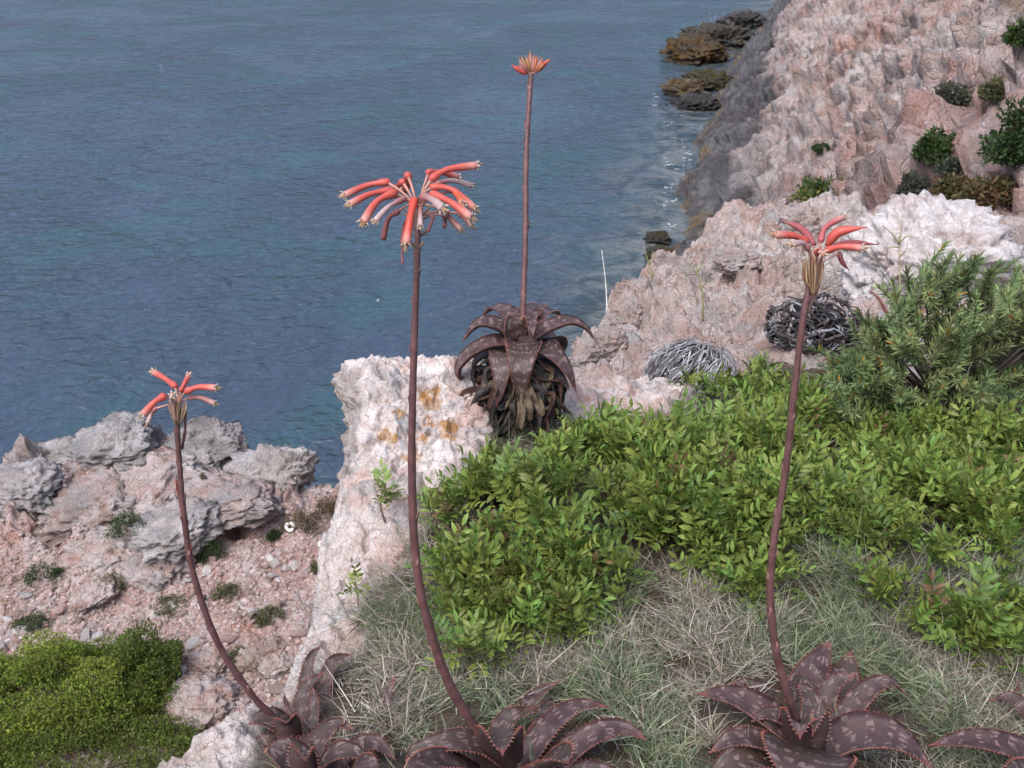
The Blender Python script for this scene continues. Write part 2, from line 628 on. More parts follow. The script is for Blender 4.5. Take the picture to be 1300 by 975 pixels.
def cliff():
    us = np.concatenate([np.arange(-4, 15, 0.062), np.arange(15, 26, 0.16), np.arange(26, 75, 1.0)])
    ys = np.concatenate([np.arange(9, 14, 0.3), np.arange(14, 34, 0.075), np.arange(34, 75, 0.15), np.arange(75, 130, 0.5), np.arange(130, 240, 3)])
    U, Y = np.meshgrid(us, ys)
    u, y = U.ravel(), Y.ravel()
    z = np.where(u < 0, u * 1.1, np.where(u < 2.8, u * 0.72, 2.02 + (u - 2.8) * 1.14))
    V = np.stack([coast_x(y) + u, y, z], 1)
    nrm = np.array([-0.72, -0.1, 0.70])
    # bedding runs obliquely down the slope: stretch the noise along that line
    Q = V @ np.array([[0.9, 0.2, -0.15], [0.1, 0.55, 0.35], [-0.3, 0.3, 1.1]])
    d = 1.1 * fbm(Q * 0.16, 3) + 0.55 * ridged(Q * 0.42, 4, 0.55) 
    wq = np.stack([fbm(V * 0.9, 2), fbm(V * 0.9 + 7, 2), fbm(V * .9 + 15, 2)], 1)
    f1, f2, cid = worley(Q * 0.42 + 0.4 * wq)
    d += 1.25 * (cid - 0.5) * sstep(0.0, 0.35, f2 - f1) - 0.6 * (1 - sstep(0, 0.10, f2 - f1)) * (noise(V * 0.5) > -0.1)
    g1, g2, gid = worley(Q * 1.5 + 0.6 * wq, 31)
    d += 0.34 * (gid - 0.5) * sstep(0, 0.4, g2 - g1) - 0.16 * (1 - sstep(0, 0.12, g2 - g1)) * (gid > .4)
    d += 0.15 * ridged(Q * 1.3 + 3, 5, 0.66) - 0.12 + 0.08 * fbm(V * 5, 2, 0.7)
    k1, k2, kid = worley(V * 3.6, 77)
    d -= 0.22 * (1 - sstep(0.05, 0.5, k1)) * (kid > 0.62)
    d = (d - 0.65) * (0.42 + 0.58 * sstep(0, 7, u))
    V = V + nrm * d[:, None]
    n1 = fbm(V * 0.22, 4, 0.6)
    n2 = fbm(V * 0.9 + 40, 4, 0.6)
    col = lerp(np.tile(PINK, (len(V), 1)), PALE, np.clip(0.42 + 0.6 * n1, 0, 1))
    col = lerp(col, GREY, np.clip(sstep(0.15, 0.6, n2) * 0.65, 0, 1))
    rust = sstep(0.25, 0.55, fbm(V * 0.35 + 80, 3, 0.6)) * sstep(-0.1, 0.3, n2)
    col = lerp(col, np.array([0.30, 0.17, 0.10]), rust * 0.6)
    band = 1 - sstep(2.5, 3.3, u + 1.0 * n1 + 0.5 * n2)
    col = lerp(col, GREY * 0.9, (1 - sstep(3.2, 5.2, u + 1.2 * n1)) * 0.5)
    col = lerp(col, DARK + 0.05 * (n2[:, None] > 0.1), band * 0.92)  # dark wave-washed foot; the shade on this face is painted in too
    col = lerp(col, OCHRE, (1 - sstep(0.15, 0.6, V[:, 2] + 0.25 * n2)) * 0.8 * sstep(-0.1, 0.3, n2))
    return structure(obj('cliff', mesh_np('cliff', V, grid_faces(len(us), len(ys)), True, col), M['rock_far']))
CLIFF = cliff()

# ------------------------------------------------------------------ lower terrace on the left
TZ = CAMZ - 4.4
edge_px = [(-420, 640), (-160, 640), (-60, 622), (0, 602), (50, 578), (110, 556), (200, 552), (285, 556), (325, 596), (380, 622), (440, 624), (520, 632), (640, 640), (900, 660)]
t_edge = [on_plane(x, y, TZ)[:2] for x, y in edge_px]
t_poly = t_edge + [(4, 1.0), (-9, 1.0)]

def terrace():
    xs = np.concatenate([np.arange(-9, -4.6, 0.06), np.arange(-4.6, -0.2, 0.0145), np.arange(-0.2, 2.5, 0.06)])
    ys = np.concatenate([np.arange(1.4, 3.6, 0.06), np.arange(3.6, 8.3, 0.0145), np.arange(8.3, 13, 0.08)])
    X, Y = np.meshgrid(xs, ys)
    x, y = X.ravel(), Y.ravel()
    P = np.stack([x, y, np.zeros_like(x)], 1)
    din = pldist(x, y, t_edge) * np.where(inpoly(x, y, t_poly), 1, -1)
    din = din + 0.10 * fbm(P * 2.2, 3)
    px, py, _ = proj(np.stack([x, y, np.full_like(x, TZ)], 1))
    out_m = sstep(735, 690, py + 30 * noise(P * 1.3) + 0.22 * np.maximum(px - 160, 0))    # rocky outcrop
    z = TZ + 0.05 * fbm(P * 0.9, 3) - 0.02 * (y - 5)
    Q = P * np.array([1, 1.0, 1]) + 0.12 * np.stack([noise(P * 3), noise(P * 3 + 9), 0 * x], 1)
    f1, f2, cid = worley(Q * 2.1)
    g1, g2, gid = worley(Q * 5.2, 13)
    h1, h2, hid = worley(Q * 13, 53)
    bump = 0.17 * fbm(P * 1.5, 5, 0.6) + 0.10 * ridged(P * 2.6 + 4, 5, 0.65)
    bump += 0.10 * (cid - 0.4) * sstep(0, 0.35, f2 - f1) - 0.08 * (1 - sstep(0, 0.10, f2 - f1))
    bump += 0.06 * (gid - 0.4) * sstep(0, 0.35, g2 - g1) - 0.05 * (1 - sstep(0, .14, g2 - g1)) * (gid > .35)
    bump += 0.022 * (hid - 0.5) * sstep(0, 0.3, h2 - h1) + 0.02 * fbm(P * 16, 3, .7)
    z += out_m * bump
    rub = 0.030 * (hid - 0.3) * sstep(0, 0.3, h2 - h1) + 0.05 * fbm(P * 2.5, 3) + 0.012 * fbm(P * 22, 2)
    z += (1 - out_m) * rub
    z -= np.maximum(-din, 0) * 3.2 + 0.10 * np.exp(-np.abs(din) / 0.1)
    z = np.maximum(z, -1.5)
    V = np.stack([x, y, z], 1)
    V[:, 0] += 0.03 * noise(V * 9) * out_m
    V[:, 1] += 0.03 * noise(V * 9 + 5) * out_m
    n1 = fbm(V * 0.9, 4, 0.6)
    n2 = fbm(V * 3.5 + 20, 4, 0.6)
    col = lerp(np.tile(PINK * 1.02, (len(V), 1)), PALE, np.clip(0.25 + 0.5 * n2, 0, 1))
    g = out_m * sstep(660, 575, py + 40 * n1 + 20 * n2)
    col = lerp(col, GREY * 0.95, np.clip(g * 0.75 + 0.25 * out_m * sstep(0, 0.5, n2), 0, 1))
    col = lerp(col, np.array([0.36, 0.24, 0.19]), (1 - out_m) * sstep(-0.2, 0.5, n1) * 0.6)
    return structure(obj('terrace', mesh_np('terrace', V, grid_faces(len(xs), len(ys)), True, col), M['rock_mid']))
TERR = terrace()

# ------------------------------------------------------------------ near hillside and its rocky edge
gp = [(150, 990, 1.42), (400, 1000, 1.34), (650, 1010, 1.29), (1000, 1010, 1.33), (1320, 1010, 1.38),
      (250, 940, 1.46), (345, 918, 1.53), (620, 955, 1.36), (1010, 910, 1.43), (1300, 900, 1.48),
      (480, 880, 1.58), (800, 860, 1.55), (1150, 840, 1.60), (430, 800, 1.85), (425, 720, 2.0), (440, 620, 2.12),
      (560, 620, 2.12), (560, 740, 1.85), (600, 560, 2.30), (665, 525, 2.40), (700, 640, 2.05), (760, 490, 2.75), (830, 500, 2.75),
      (900, 560, 2.42), (1000, 490, 2.9), (1150, 480, 2.95), (1320, 490, 2.95), (1000, 700, 1.85), (1250, 700, 1.88),
      (1250, 580, 2.4), (840, 720, 1.85), (1320, 400, 3.6)]
gpw = [at(*p) for p in gp] + [np.array(p) for p in [(0.5, 3.4, CAMZ - 1.75), (2.2, 3.7, CAMZ - 1.75), (4, 3.7, CAMZ - 1.6), (4, 1, CAMZ - 1.0), (0, 0.2, CAMZ - 1.0), (4, 0.2, CAMZ - .9)]]
hill_z = TPS(gpw, 1e-5)
hedge_px = [(60, 1040, 1.34), (150, 978, 1.40), (235, 942, 1.45), (305, 890, 1.55), (372, 842, 1.72), (404, 795, 1.88), (412, 720, 2.0), (424, 655, 2.08), (440, 615, 2.13), (452, 560, 2.25), (452, 500, 2.4), (560, 478, 2.48), (650, 490, 2.6), (735, 474, 2.85), (835, 478, 3.05), (1000, 440, 3.4), (1400, 400, 3.7)]
h_edge = [at(*p)[:2] for p in hedge_px]
h_edge = [np.array([-0.75, 0.35])] + h_edge + [np.array([6.0, 3.7])]
h_poly = h_edge + [np.array([6.0, -0.6]), np.array([-0.7, -0.6])]
rock_px = [(80, 1010), (150, 950), (300, 860), (380, 790), (395, 560), (415, 430), (720, 430), (900, 460), (865, 525), (770, 535), (690, 545), (600, 565), (545, 605), (528, 700), (505, 790), (440, 835), (400, 870), (330, 915), (310, 1010)]

def hillside():
    xs = np.concatenate([np.arange(-2.6, -0.78, 0.04), np.arange(-0.78, 0.42, 0.0042), np.arange(0.42, 1.2, 0.009), np.arange(1.2, 4.6, 0.03)])
    ys = np.concatenate([np.arange(-0.4, 0.85, 0.025), np.arange(0.85, 2.75, 0.0042), np.arange(2.75, 4.6, 0.015)])
    X, Y = np.meshgrid(xs, ys)
    x, y = X.ravel(), Y.ravel()
    z = hill_z(x, y)
    P = np.stack([x, y, z], 1)
    px, py, _ = proj(P)
    rm = np.where(inpoly(px, py, rock_px), 1, -1) * pldist(px, py, rock_px, True)
    rm = sstep(-14, 14, rm + 10 * noise(P * 14))
    ins = inpoly(x, y, h_poly)
    din = pldist(x, y, h_edge) * np.where(ins, 1, -1) + 0.022 * fbm(P * 9, 4, 0.6)
    Q = P + 0.02 * np.stack([noise(P * 14), noise(P * 14 + 9), noise(P * 14 + 4)], 1)
    f1, f2, cid = worley(Q * 8)
    g1, g2, gid = worley(Q * 30, 9)
    k1, k2, kid = worley(Q * 62, 3)
    b = 0.030 * fbm(P * 7, 4, 0.55) + 0.030 * (cid - 0.5) * sstep(0, 0.3, f2 - f1) - 0.012 * (1 - sstep(0, .14, f2 - f1))
    b += -0.012 * (1 - sstep(0.05, 0.45, g1)) * (gid > 0.45) + 0.010 * ridged(P * 20, 5, .7) - 0.005 * (1 - sstep(0.1, 0.4, k1)) * (kid > .5)
    z = z + rm * b + (1 - rm) * 0.02 * fbm(P * 10, 3)
    z -= np.maximum(-din, 0) * 4.0 + 0.03 * np.exp(-np.abs(din) / 0.03)
    z = np.maximum(z, CAMZ - 6.5 - 0.2 * x)
    V = np.stack([x, y, z], 1)
    V[:, :2] += (rm * 0.008)[:, None] * np.stack([noise(V * 24), noise(V * 24 + 11)], 1)
    n1 = fbm(V * 3.2, 4, 0.6)
    n2 = fbm(V * 11 + 30, 4, 0.6)
    rock = lerp(np.tile(np.array([0.58, 0.49, 0.445]), (len(V), 1)), np.array([0.56, 0.40, 0.345]), sstep(-0.1, 0.45, n1) * 0.8)
    rock = lerp(rock, np.array([0.36, 0.34, 0.33]), sstep(0.15, 0.55, n2) * 0.7)
    soil = np.tile(np.array([0.085, 0.062, 0.045]), (len(V), 1)) * (1 + 0.4 * n2[:, None])
    col = lerp(np.clip(soil, 0.01, 1), rock, rm)
    return structure(obj('hillside', mesh_np('hillside', V, grid_faces(len(xs), len(ys)), True, col), M['rock_near']))
HILL = hillside()

# ------------------------------------------------------------------ rocky spur between the hillside and the cliff
sp_px = [(735, 468, 3.35), (830, 480, 3.2), (900, 465, 3.2), (735, 452, 3.6), (762, 408, 4.3), (797, 374, 5.1), (832, 346, 6.4), (868, 314, 8.4), (905, 292, 10.5), (945, 290, 12.5),
         (800, 440, 3.75), (860, 430, 3.8), (850, 385, 4.9), (900, 400, 4.5), (900, 350, 6.0), (960, 400, 4.3), (960, 340, 6.0), (950, 316, 8.5), (1000, 318, 8), (1050, 400, 4.2), (1050, 330, 5.8), (1080, 306, 8), (1150, 380, 4.5),
         (1150, 326, 6.2), (1320, 335, 5.6), (1320, 298, 9), (1200, 296, 11)]
sp_z = TPS([at(*p) for p in sp_px] + [np.array(p) for p in [(4.5, 3.2, CAMZ - 1.9), (7, 8, CAMZ - 4.2), (7, 13, CAMZ - 7), (3.2, 14, CAMZ - 6)]], 1e-4)
se_px = [(720, 500, 3.0), (728, 470, 3.3), (733, 452, 3.6), (758, 410, 4.3), (793, 376, 5.1), (829, 347, 6.4), (866, 314, 8.4), (903, 288, 10.5), (942, 272, 12.5)]
s_edge = [np.array([0.1, 2.2])] + [at(*p)[:2] for p in se_px] + [np.array([4.2, 14.0]), np.array([10.0, 15.5])]
s_poly = s_edge + [np.array([10.0, 2.2])]

def spur():
    xs = np.concatenate([np.arange(-0.5, 2.2, 0.009), np.arange(2.2, 3.6, 0.016), np.arange(3.6, 8, 0.06)])
    ys = np.concatenate([np.arange(2.6, 6.5, 0.010), np.arange(6.5, 15, 0.026)])
    X, Y = np.meshgrid(xs, ys)
    x, y = X.ravel(), Y.ravel()
    z = sp_z(x, y)
    P = np.stack([x, y, z], 1)
    ins = inpoly(x, y, s_poly)
    din = pldist(x, y, s_edge) * np.where(ins, 1, -1) + 0.09 * fbm(P * 3.5, 4, 0.6)
    Q = P @ np.array([[0.9, 0.2, 0], [0.1, 0.7, 0.3], [-0.2, 0.2, 1.0]]) + 0.06 * np.stack([noise(P * 5), noise(P * 5 + 9), noise(P * 5 + 4)], 1)
    f1, f2, cid = worley(Q * 2.3)
    g1, g2, gid = worley(Q * 6.5, 9)
    k1, k2, kid = worley(Q * 19, 3)
    b = 0.13 * fbm(P * 1.6, 4, 0.55) + 0.30 * (cid - 0.5) * sstep(0, 0.3, f2 - f1) - 0.10 * (1 - sstep(0, .14, f2 - f1))
    b += 0.13 * (gid - 0.5) * sstep(0, 0.35, g2 - g1) - 0.05 * (1 - sstep(0, .16, g2 - g1))
    b += 0.022 * (kid - 0.5) * sstep(0, 0.3, k2 - k1) - 0.012 * (1 - sstep(0, 0.2, k2 - k1)) + 0.045 * ridged(P * 5, 5, 0.68)
    z = z + b * (0.55 + 0.45 * sstep(0, 1, y - 3.3)) - np.maximum(-din, 0) * 3.4 - 0.06 * np.exp(-np.abs(din) / 0.06)
    z = np.maximum(z, CAMZ - 13)
    V = np.stack([x, y, z], 1)
    V[:, :2] += 0.02 * np.stack([noise(V * 10), noise(V * 10 + 11)], 1)
    n1 = fbm(V * 1.1, 4, 0.6)
    n2 = fbm(V * 4 + 30, 4, 0.6)
    col = lerp(np.tile(np.array([0.47, 0.32, 0.275]), (len(V), 1)), np.array([0.52, 0.45, 0.41]), np.clip(0.5 + 0.7 * n1, 0, 1))
    col = lerp(col, np.array([0.30, 0.28, 0.265]), sstep(0.1, 0.55, n2) * 0.6)
    return structure(obj('rock_spur', mesh_np('rock_spur', V, grid_faces(len(xs), len(ys)), True, col), M['rock_mid']))
SPUR = spur()

bpy.context.view_layer.update()
DG = bpy.context.evaluated_depsgraph_get()
TREE = {ob.name: BVHTree.FromObject(ob, DG) for ob in (HILL, SPUR, TERR, CLIFF)}

def hit(px, py, objs=None):
    """first point of the terrain seen through a photograph pixel"""
    o = Vector((0, 0, CAMZ))
    d = Vector(ray(px, py)).normalized()
    best = None
    for ob in objs or (HILL, SPUR, TERR, CLIFF):
        p, n, i, _ = TREE[ob.name].ray_cast(o, d)
        if p is not None and (best is None or (p - o).length < (best[0] - o).length):
            best = (p.copy(), n.copy())
    return best

def drop(x, y, ob):
    p, n, i, _ = TREE[ob.name].ray_cast(Vector((x, y, CAMZ + 20)), Vector((0, 0, -1)))
    return (p.copy(), n.copy()) if p is not None else None

# ------------------------------------------------------------------ boulders and stones
def boulder_arrays(sub, seed, dims, planes=12, rough=0.05, cut=(0.62, 0.95), detail=3.0, bed=1.0):
    V, F = ico(sub)
    r = np.random.default_rng(seed)
    P = V.copy()
    for i in range(planes):
        n = r.normal(size=3)
        n /= np.linalg.norm(n)
        h = r.uniform(*cut)
        s = P @ n
        P = P - np.maximum(s - h, 0)[:, None] * n * 0.96
    o = r.uniform(0, 50)
    Vb = P * np.array([1, 1, bed])
    d = rough * fbm(Vb * detail + o, 5, 0.62)
    if sub >= 4:
        d += rough * 0.5 * (ridged(Vb * detail * 1.4 + o + 5, 6, 0.68) - 0.6)
        f1, f2, cid = worley(Vb * detail * 1.6 + o)
        d += rough * (1.0 * (cid - 0.5) * sstep(0, .3, f2 - f1) - 0.7 * (1 - sstep(0, .15, f2 - f1)))
        g1, g2, gid = worley(V * detail * 5 + o)
        d -= rough * 0.35 * (1 - sstep(0.05, 0.45, g1)) * (gid > .4)
    P = P * (1 + d[:, None])
    return P * np.array(dims), F

def rot_rand(r, tilt=0.4):
    return (r.uniform(-tilt, tilt), r.uniform(-tilt, tilt), r.uniform(0, 6.283))

def rock_colours(P, base, other, seed, sc=3.0):
    n = fbm(P * sc + seed * 3.7, 4, 0.6)
    return lerp(np.tile(np.array(base), (len(P), 1)), np.array(other), np.clip(0.4 + 0.7 * n, 0, 1))

def boulder(px, py, wpx, hpx, ground, label, group, seed, base, other, mat='rock_mid', sub=5, sink=0.40, depth=0.9, rough=0.16, name='limestone_boulder'):
    h = hit(px, py, ground)
    if h is None:
        return
    p = h[0]
    t = (p.y * CP - (p.z - CAMZ) * SP)
    a, c = wpx * t / FPX / 2, hpx * t / FPX / 2
    P, F = boulder_arrays(sub, seed, (a * 1.2, a * 1.2 * depth, c * 1.35), rough=rough, bed=1.8, detail=2.3)
    r = np.random.default_rng(seed)
    me = mesh_np(name, P, F, True, rock_colours(P / max(a, c), base, other, seed, 1.6))
    o = obj(name, me, M[mat])
    o.location = p + Vector((0, a * 0.3, c * (1 - 2 * sink)))
    o.rotation_euler = rot_rand(r, 0.15)
    tag(o, label, 'boulder', group)
    return o

G1 = 'grey boulders piled on the outcrop above the sea'
gcol, wcol, pcol = (0.28, 0.26, 0.25), (0.52, 0.46, 0.42), (0.46, 0.31, 0.265)
bl = [
    (345, 600, 96, 58, 'rounded overhanging boulder with dark underside at the seaward end of the outcrop', gcol, wcol),
    (258, 566, 84, 40, 'dark grey dome-shaped boulder on the crest of the outcrop', gcol, (0.2, 0.18, 0.17)),
    (240, 592, 70, 34, 'pale flat-topped boulder below the dark dome on the outcrop crest', wcol, gcol),
    (135, 568, 90, 40, 'light grey weathered boulder on the outcrop skyline over the sea', (0.4, 0.38, 0.36), gcol),
    (75, 590, 80, 34, 'knobbly grey boulder where the outcrop skyline drops towards the sea', gcol, wcol),
    (25, 615, 70, 44, 'whitish boulder at the low end of the outcrop skyline', (0.5, 0.46, 0.44), gcol),
    (185, 620, 110, 46, 'broad pale slab in the middle of the outcrop', wcol, pcol),
    (290, 632, 90, 34, 'low pinkish grey slab beside the overhanging boulder', pcol, gcol),
    (120, 640, 90, 44, 'dark pitted boulder in the middle of the outcrop', gcol, pcol),
    (60, 672, 110, 44, 'smooth pink slab at the foot of the outcrop', pcol, wcol),
    (215, 672, 80, 44, 'pale angular boulder behind the round dark green bush on the terrace', wcol, gcol),
    (130, 706, 66, 54, 'squarish white boulder with a shadowed hollow beside it at the outcrop foot', (0.55, 0.5, 0.47), pcol),
    (196, 716, 64, 44, 'grey-pink boulder next to the squarish white one at the outcrop foot', pcol, gcol),
    (116, 758, 52, 26, 'small pale pink boulder lying in rubble in front of the outcrop', (0.55, 0.46, 0.42), pcol),
    (345, 828, 42, 22, 'brownish rounded boulder on the rubble slope near the curved left flower stalk', pcol, (0.3, 0.22, 0.18)),
    (318, 842, 34, 26, 'greenish grey boulder against the brownish one on the rubble slope', (0.33, 0.3, 0.22), pcol),
    (352, 846, 40, 30, 'pink boulder close under the edge of the hillside', pcol, wcol),
    (262, 845, 44, 24, 'light pink stone block beside the dark end of the green bush', (0.55, 0.42, 0.38), pcol),
    (250, 898, 82, 34, 'long low pale rock between the green bushes and the hillside edge', (0.53, 0.45, 0.41), pcol),
    (395, 640, 60, 12, 'thin white slab lying among brown succulent ground plants', (0.6, 0.52, 0.47), pcol)]
for i, (px, py, w, h, lab, ca, cb) in enumerate(bl):
    boulder(px, py + h * 0.2, w * (1.3 if i < 13 and i != 0 else 1), h * (0.85 if i < 13 else 1), (TERR,), lab, G1 if i < 13 else 'boulders on the rubble slope', 100 + i, np.array(ca) * .6 + np.array([.5, .42, .38]) * .4, cb, sink=0.52 if 0 < i < 13 else 0.40)

# hero block at the corner of the ledge
def corner_block():
    V, F = ico(7)
    cube = V / np.abs(V).max(1)[:, None]
    P = cube * 0.90 + V * 0.10 * 1.25
    P = (P + 1) / 2                       # u: left-right, v: front-back, w: bottom-top
    c = {}
    c[0, 0, 1] = at(462, 474, 2.26)
    c[1, 0, 1] = at(606, 474, 2.34)
    c[0, 0, 0] = at(446, 700, 2.06)
    c[1, 0, 0] = at(590, 700, 2.05)
    c[0, 1, 1] = at(432, 462, 2.47)
    c[1, 1, 1] = at(622, 463, 2.62)
    c[0, 1, 0] = at(448, 700, 2.30)
    c[1, 1, 0] = at(620, 700, 2.4)
    Q = 0
    for (a, b, d), p in c.items():
        w = (P[:, 0] if a else 1 - P[:, 0]) * (P[:, 1] if b else 1 - P[:, 1]) * (P[:, 2] if d else 1 - P[:, 2])
        Q = Q + w[:, None] * p
    N = vnormals(Q, F)
    N0 = N
    D = Q + 0.018 * np.stack([noise(Q * 15), noise(Q * 15 + 9), noise(Q * 15 + 4)], 1)
    f1, f2, cid = worley(D * 9)
    g1, g2, gid = worley(D * 32, 9)
    k1, k2, kid = worley(D * 70, 3)
    b = 0.030 * fbm(Q * 6, 4, 0.55) + 0.026 * (cid - 0.5) * sstep(0, 0.3, f2 - f1) - 0.010 * (1 - sstep(0, .12, f2 - f1))
    b += -0.014 * (1 - sstep(0.05, 0.5, g1)) * (gid > 0.5) + 0.010 * ridged(Q * 19, 5, .7) - 0.006 * (1 - sstep(0.1, 0.45, k1)) * (kid > .5)
    Q = Q + N * b[:, None]
    n1 = fbm(Q * 4, 4, 0.6)
    n2 = fbm(Q * 13 + 30, 4, 0.6)
    col = lerp(np.tile(np.array([0.62, 0.53, 0.485]), (len(Q), 1)), np.array([0.58, 0.40, 0.34]), sstep(-0.05, 0.5, n1) * 0.8)
    col = lerp(col, np.array([0.36, 0.345, 0.335]), sstep(0.15, 0.55, n2) * 0.7)
    left = sstep(0.35, 0.75, -N0[:, 0] + 0.3 * n1)  # faces turned left are darkened in colour to stand for their shade
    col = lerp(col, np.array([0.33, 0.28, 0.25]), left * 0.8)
    # orange lichen
    px, py, _ = proj(Q)
    li = np.zeros(len(Q))
    for lx, ly, lr in ((548, 510, 26), (545, 530, 17), (572, 545, 20), (489, 553, 18), (508, 526, 14), (538, 556, 14), (520, 580, 16)):
        li = np.maximum(li, 1 - np.hypot((px - lx), (py - ly) * 1.2) / lr)
    li = sstep(0.30, 0.48, li * 0.75 + 0.55 * fbm(Q * 22 + 60, 4, 0.65)) * (li > 0)
    col = lerp(col, np.array([0.44, 0.23, 0.085]), li * 0.85)
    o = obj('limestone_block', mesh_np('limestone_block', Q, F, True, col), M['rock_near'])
    tag(o, 'large pale limestone block with orange lichen beside the aloe that overlooks the sea', 'boulder')
corner_block()

# white rock behind the shrubs on the right
def white_rock():
    P, F = boulder_arrays(6, 331, (0.44, 0.34, 0.27), planes=10, rough=0.12, cut=(0.6, 0.92), detail=2.4, bed=1.6)
    p = Vector(at(1178, 342, 4.3))
    n = fbm(P * 6, 4, .6)
    col = lerp(np.tile(np.array([0.54, 0.485, 0.46]), (len(P), 1)), np.array([0.45, 0.37, 0.34]), sstep(0, 0.6, n))
    o = obj('limestone_boulder', mesh_np('limestone_boulder', P, F, True, col), M['rock_near'], loc=p)
    o.rotation_euler = (R(12), R(4), R(-10))
    tag(o, 'big whitish boulder behind the needle-leaved shrub, in front of the pink cliff', 'boulder')
white_rock()
spb = [(745, 448, 40, 36, 'rounded grey boulder at the tip of the spur next to the sea'),
       (773, 436, 40, 40, 'pinkish block with flat face on the tip of the spur'),
       (800, 400, 46, 36, 'knobbly pink boulder on the seaward edge of the spur'),
       (940, 330, 60, 26, 'long pale slanting slab on the spur below the cliff'),
       (1018, 282, 50, 40, 'pale rounded boulder on the crest of the spur beside the big whitish boulder')]
for i, (px, py, w, h, lab) in enumerate(spb):
    boulder(px, py + h * 0.25, w, h, (SPUR,), lab, 'boulders along the spur', 400 + i, (0.48, 0.36, 0.32), (0.40, 0.36, 0.33), sub=5, sink=0.42, rough=0.14)

# shore rocks with brown weed
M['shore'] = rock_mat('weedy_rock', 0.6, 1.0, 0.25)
shore = [(884, 62, 62, 44, 'ochre brown weed-covered rock standing in the water off the cliff foot', (0.17, 0.10, 0.035), (0.11, 0.10, 0.085)),
         (912, 44, 70, 44, 'grey-brown rock between the weed-covered rock and the cliff foot', (0.15, 0.13, 0.10), (0.08, 0.08, 0.08)),
         (944, 24, 50, 32, 'dark grey rock at the far point of the shore', (0.10, 0.095, 0.10), (0.18, 0.16, 0.15)),
         (868, 110, 40, 34, 'low weed-covered rock with a pale top lapped by the sea', (0.16, 0.10, 0.04), (0.25, 0.21, 0.16)),
         (896, 100, 44, 34, 'greenish brown rock in the gap beside the rock pool', (0.12, 0.10, 0.04), (0.07, 0.07, 0.06)),
         (884, 128, 44, 22, 'blackish wet rock under the weed-covered rocks', (0.06, 0.06, 0.065), (0.13, 0.11, 0.09)),
         (846, 322, 40, 26, 'olive brown rock half awash beside the spur', (0.12, 0.10, 0.05), (0.07, 0.07, 0.065)),
         (836, 300, 26, 20, 'dark little rock just breaking the water by the cliff foot', (0.07, 0.07, 0.06), (0.12, 0.1, 0.06)),
         (832, 340, 22, 14, 'small brown rock at the waterline under the spur', (0.12, 0.09, 0.05), (0.06, 0.06, 0.06))]
for i, (px, py, w, h, lab, ca, cb) in enumerate(shore):
    p = on_plane(px, py + h * 0.3, 0)
    t = p[1] * CP + CAMZ * SP
    a, c = w * t / FPX / 2, h * t / FPX / 2
    P, F = boulder_arrays(5, 500 + i, (a * 1.2, a * 1.3, c * 0.95), rough=0.22, bed=1.6)
    o = obj('shore_rock', mesh_np('shore_rock', P, F, True, rock_colours(P / a, ca, cb, i, 2.0)), M['shore'], loc=Vector(p) + Vector((0, 0, c * 0.25)))
    o.rotation_euler = (0, 0, i * 1.3)
    tag(o, lab, 'rock', 'rocks at the waterline')

# foam flecks on the water
def foam():
    r = np.random.default_rng(3)
    b = Batch()
    spots = [(838, 130, 1.1, 5), (866, 212, 1.0, 8), (858, 240, 1.0, 7), (872, 195, .8, 6), (850, 258, .8, 6), (862, 180, .6, 4), (892, 27, 1.2, 6), (866, 52, .8, 4), (866, 68, .8, 4), (842, 205, .7, 5), (848, 160, .5, 3), (480, 383, .2, 2), (208, 83, .3, 1), (828, 300, .6, 5), (854, 290, .6, 6), (910, 22, 1, 5)]
    for px, py, s, n in spots:
        for k in range(n):
            q = on_plane(px + r.normal() * 7 * s, py + r.normal() * 6 * s, 0.0)
            m = 9
            ang = np.linspace(0, 2 * np.pi, m, endpoint=False)
            rad = r.uniform(0.2, 1.0, m) * r.uniform(.03, .12) * (0.6 + 0.6 * s)
            dirx = r.uniform(1.0, 2.4)
            ring = np.stack([np.cos(ang) * rad * dirx, np.sin(ang) * rad * 1.3, 0 * ang], 1)
            V = np.concatenate([ring, ring * 0.5 + [0, 0, 0.01]]) + q + [0, 0, 0.012]
            F = [[i, (i + 1) % m, m + (i + 1) % m, m + i] for i in range(m)]
            b.add(V, [np.array(F), np.array([[m + i for i in range(m)]])])
    o = obj('foam', b.mesh('foam'), M['foam'])
    tag(o, 'white foam flecks on the water along the shore', 'foam', kind='stuff')
foam()

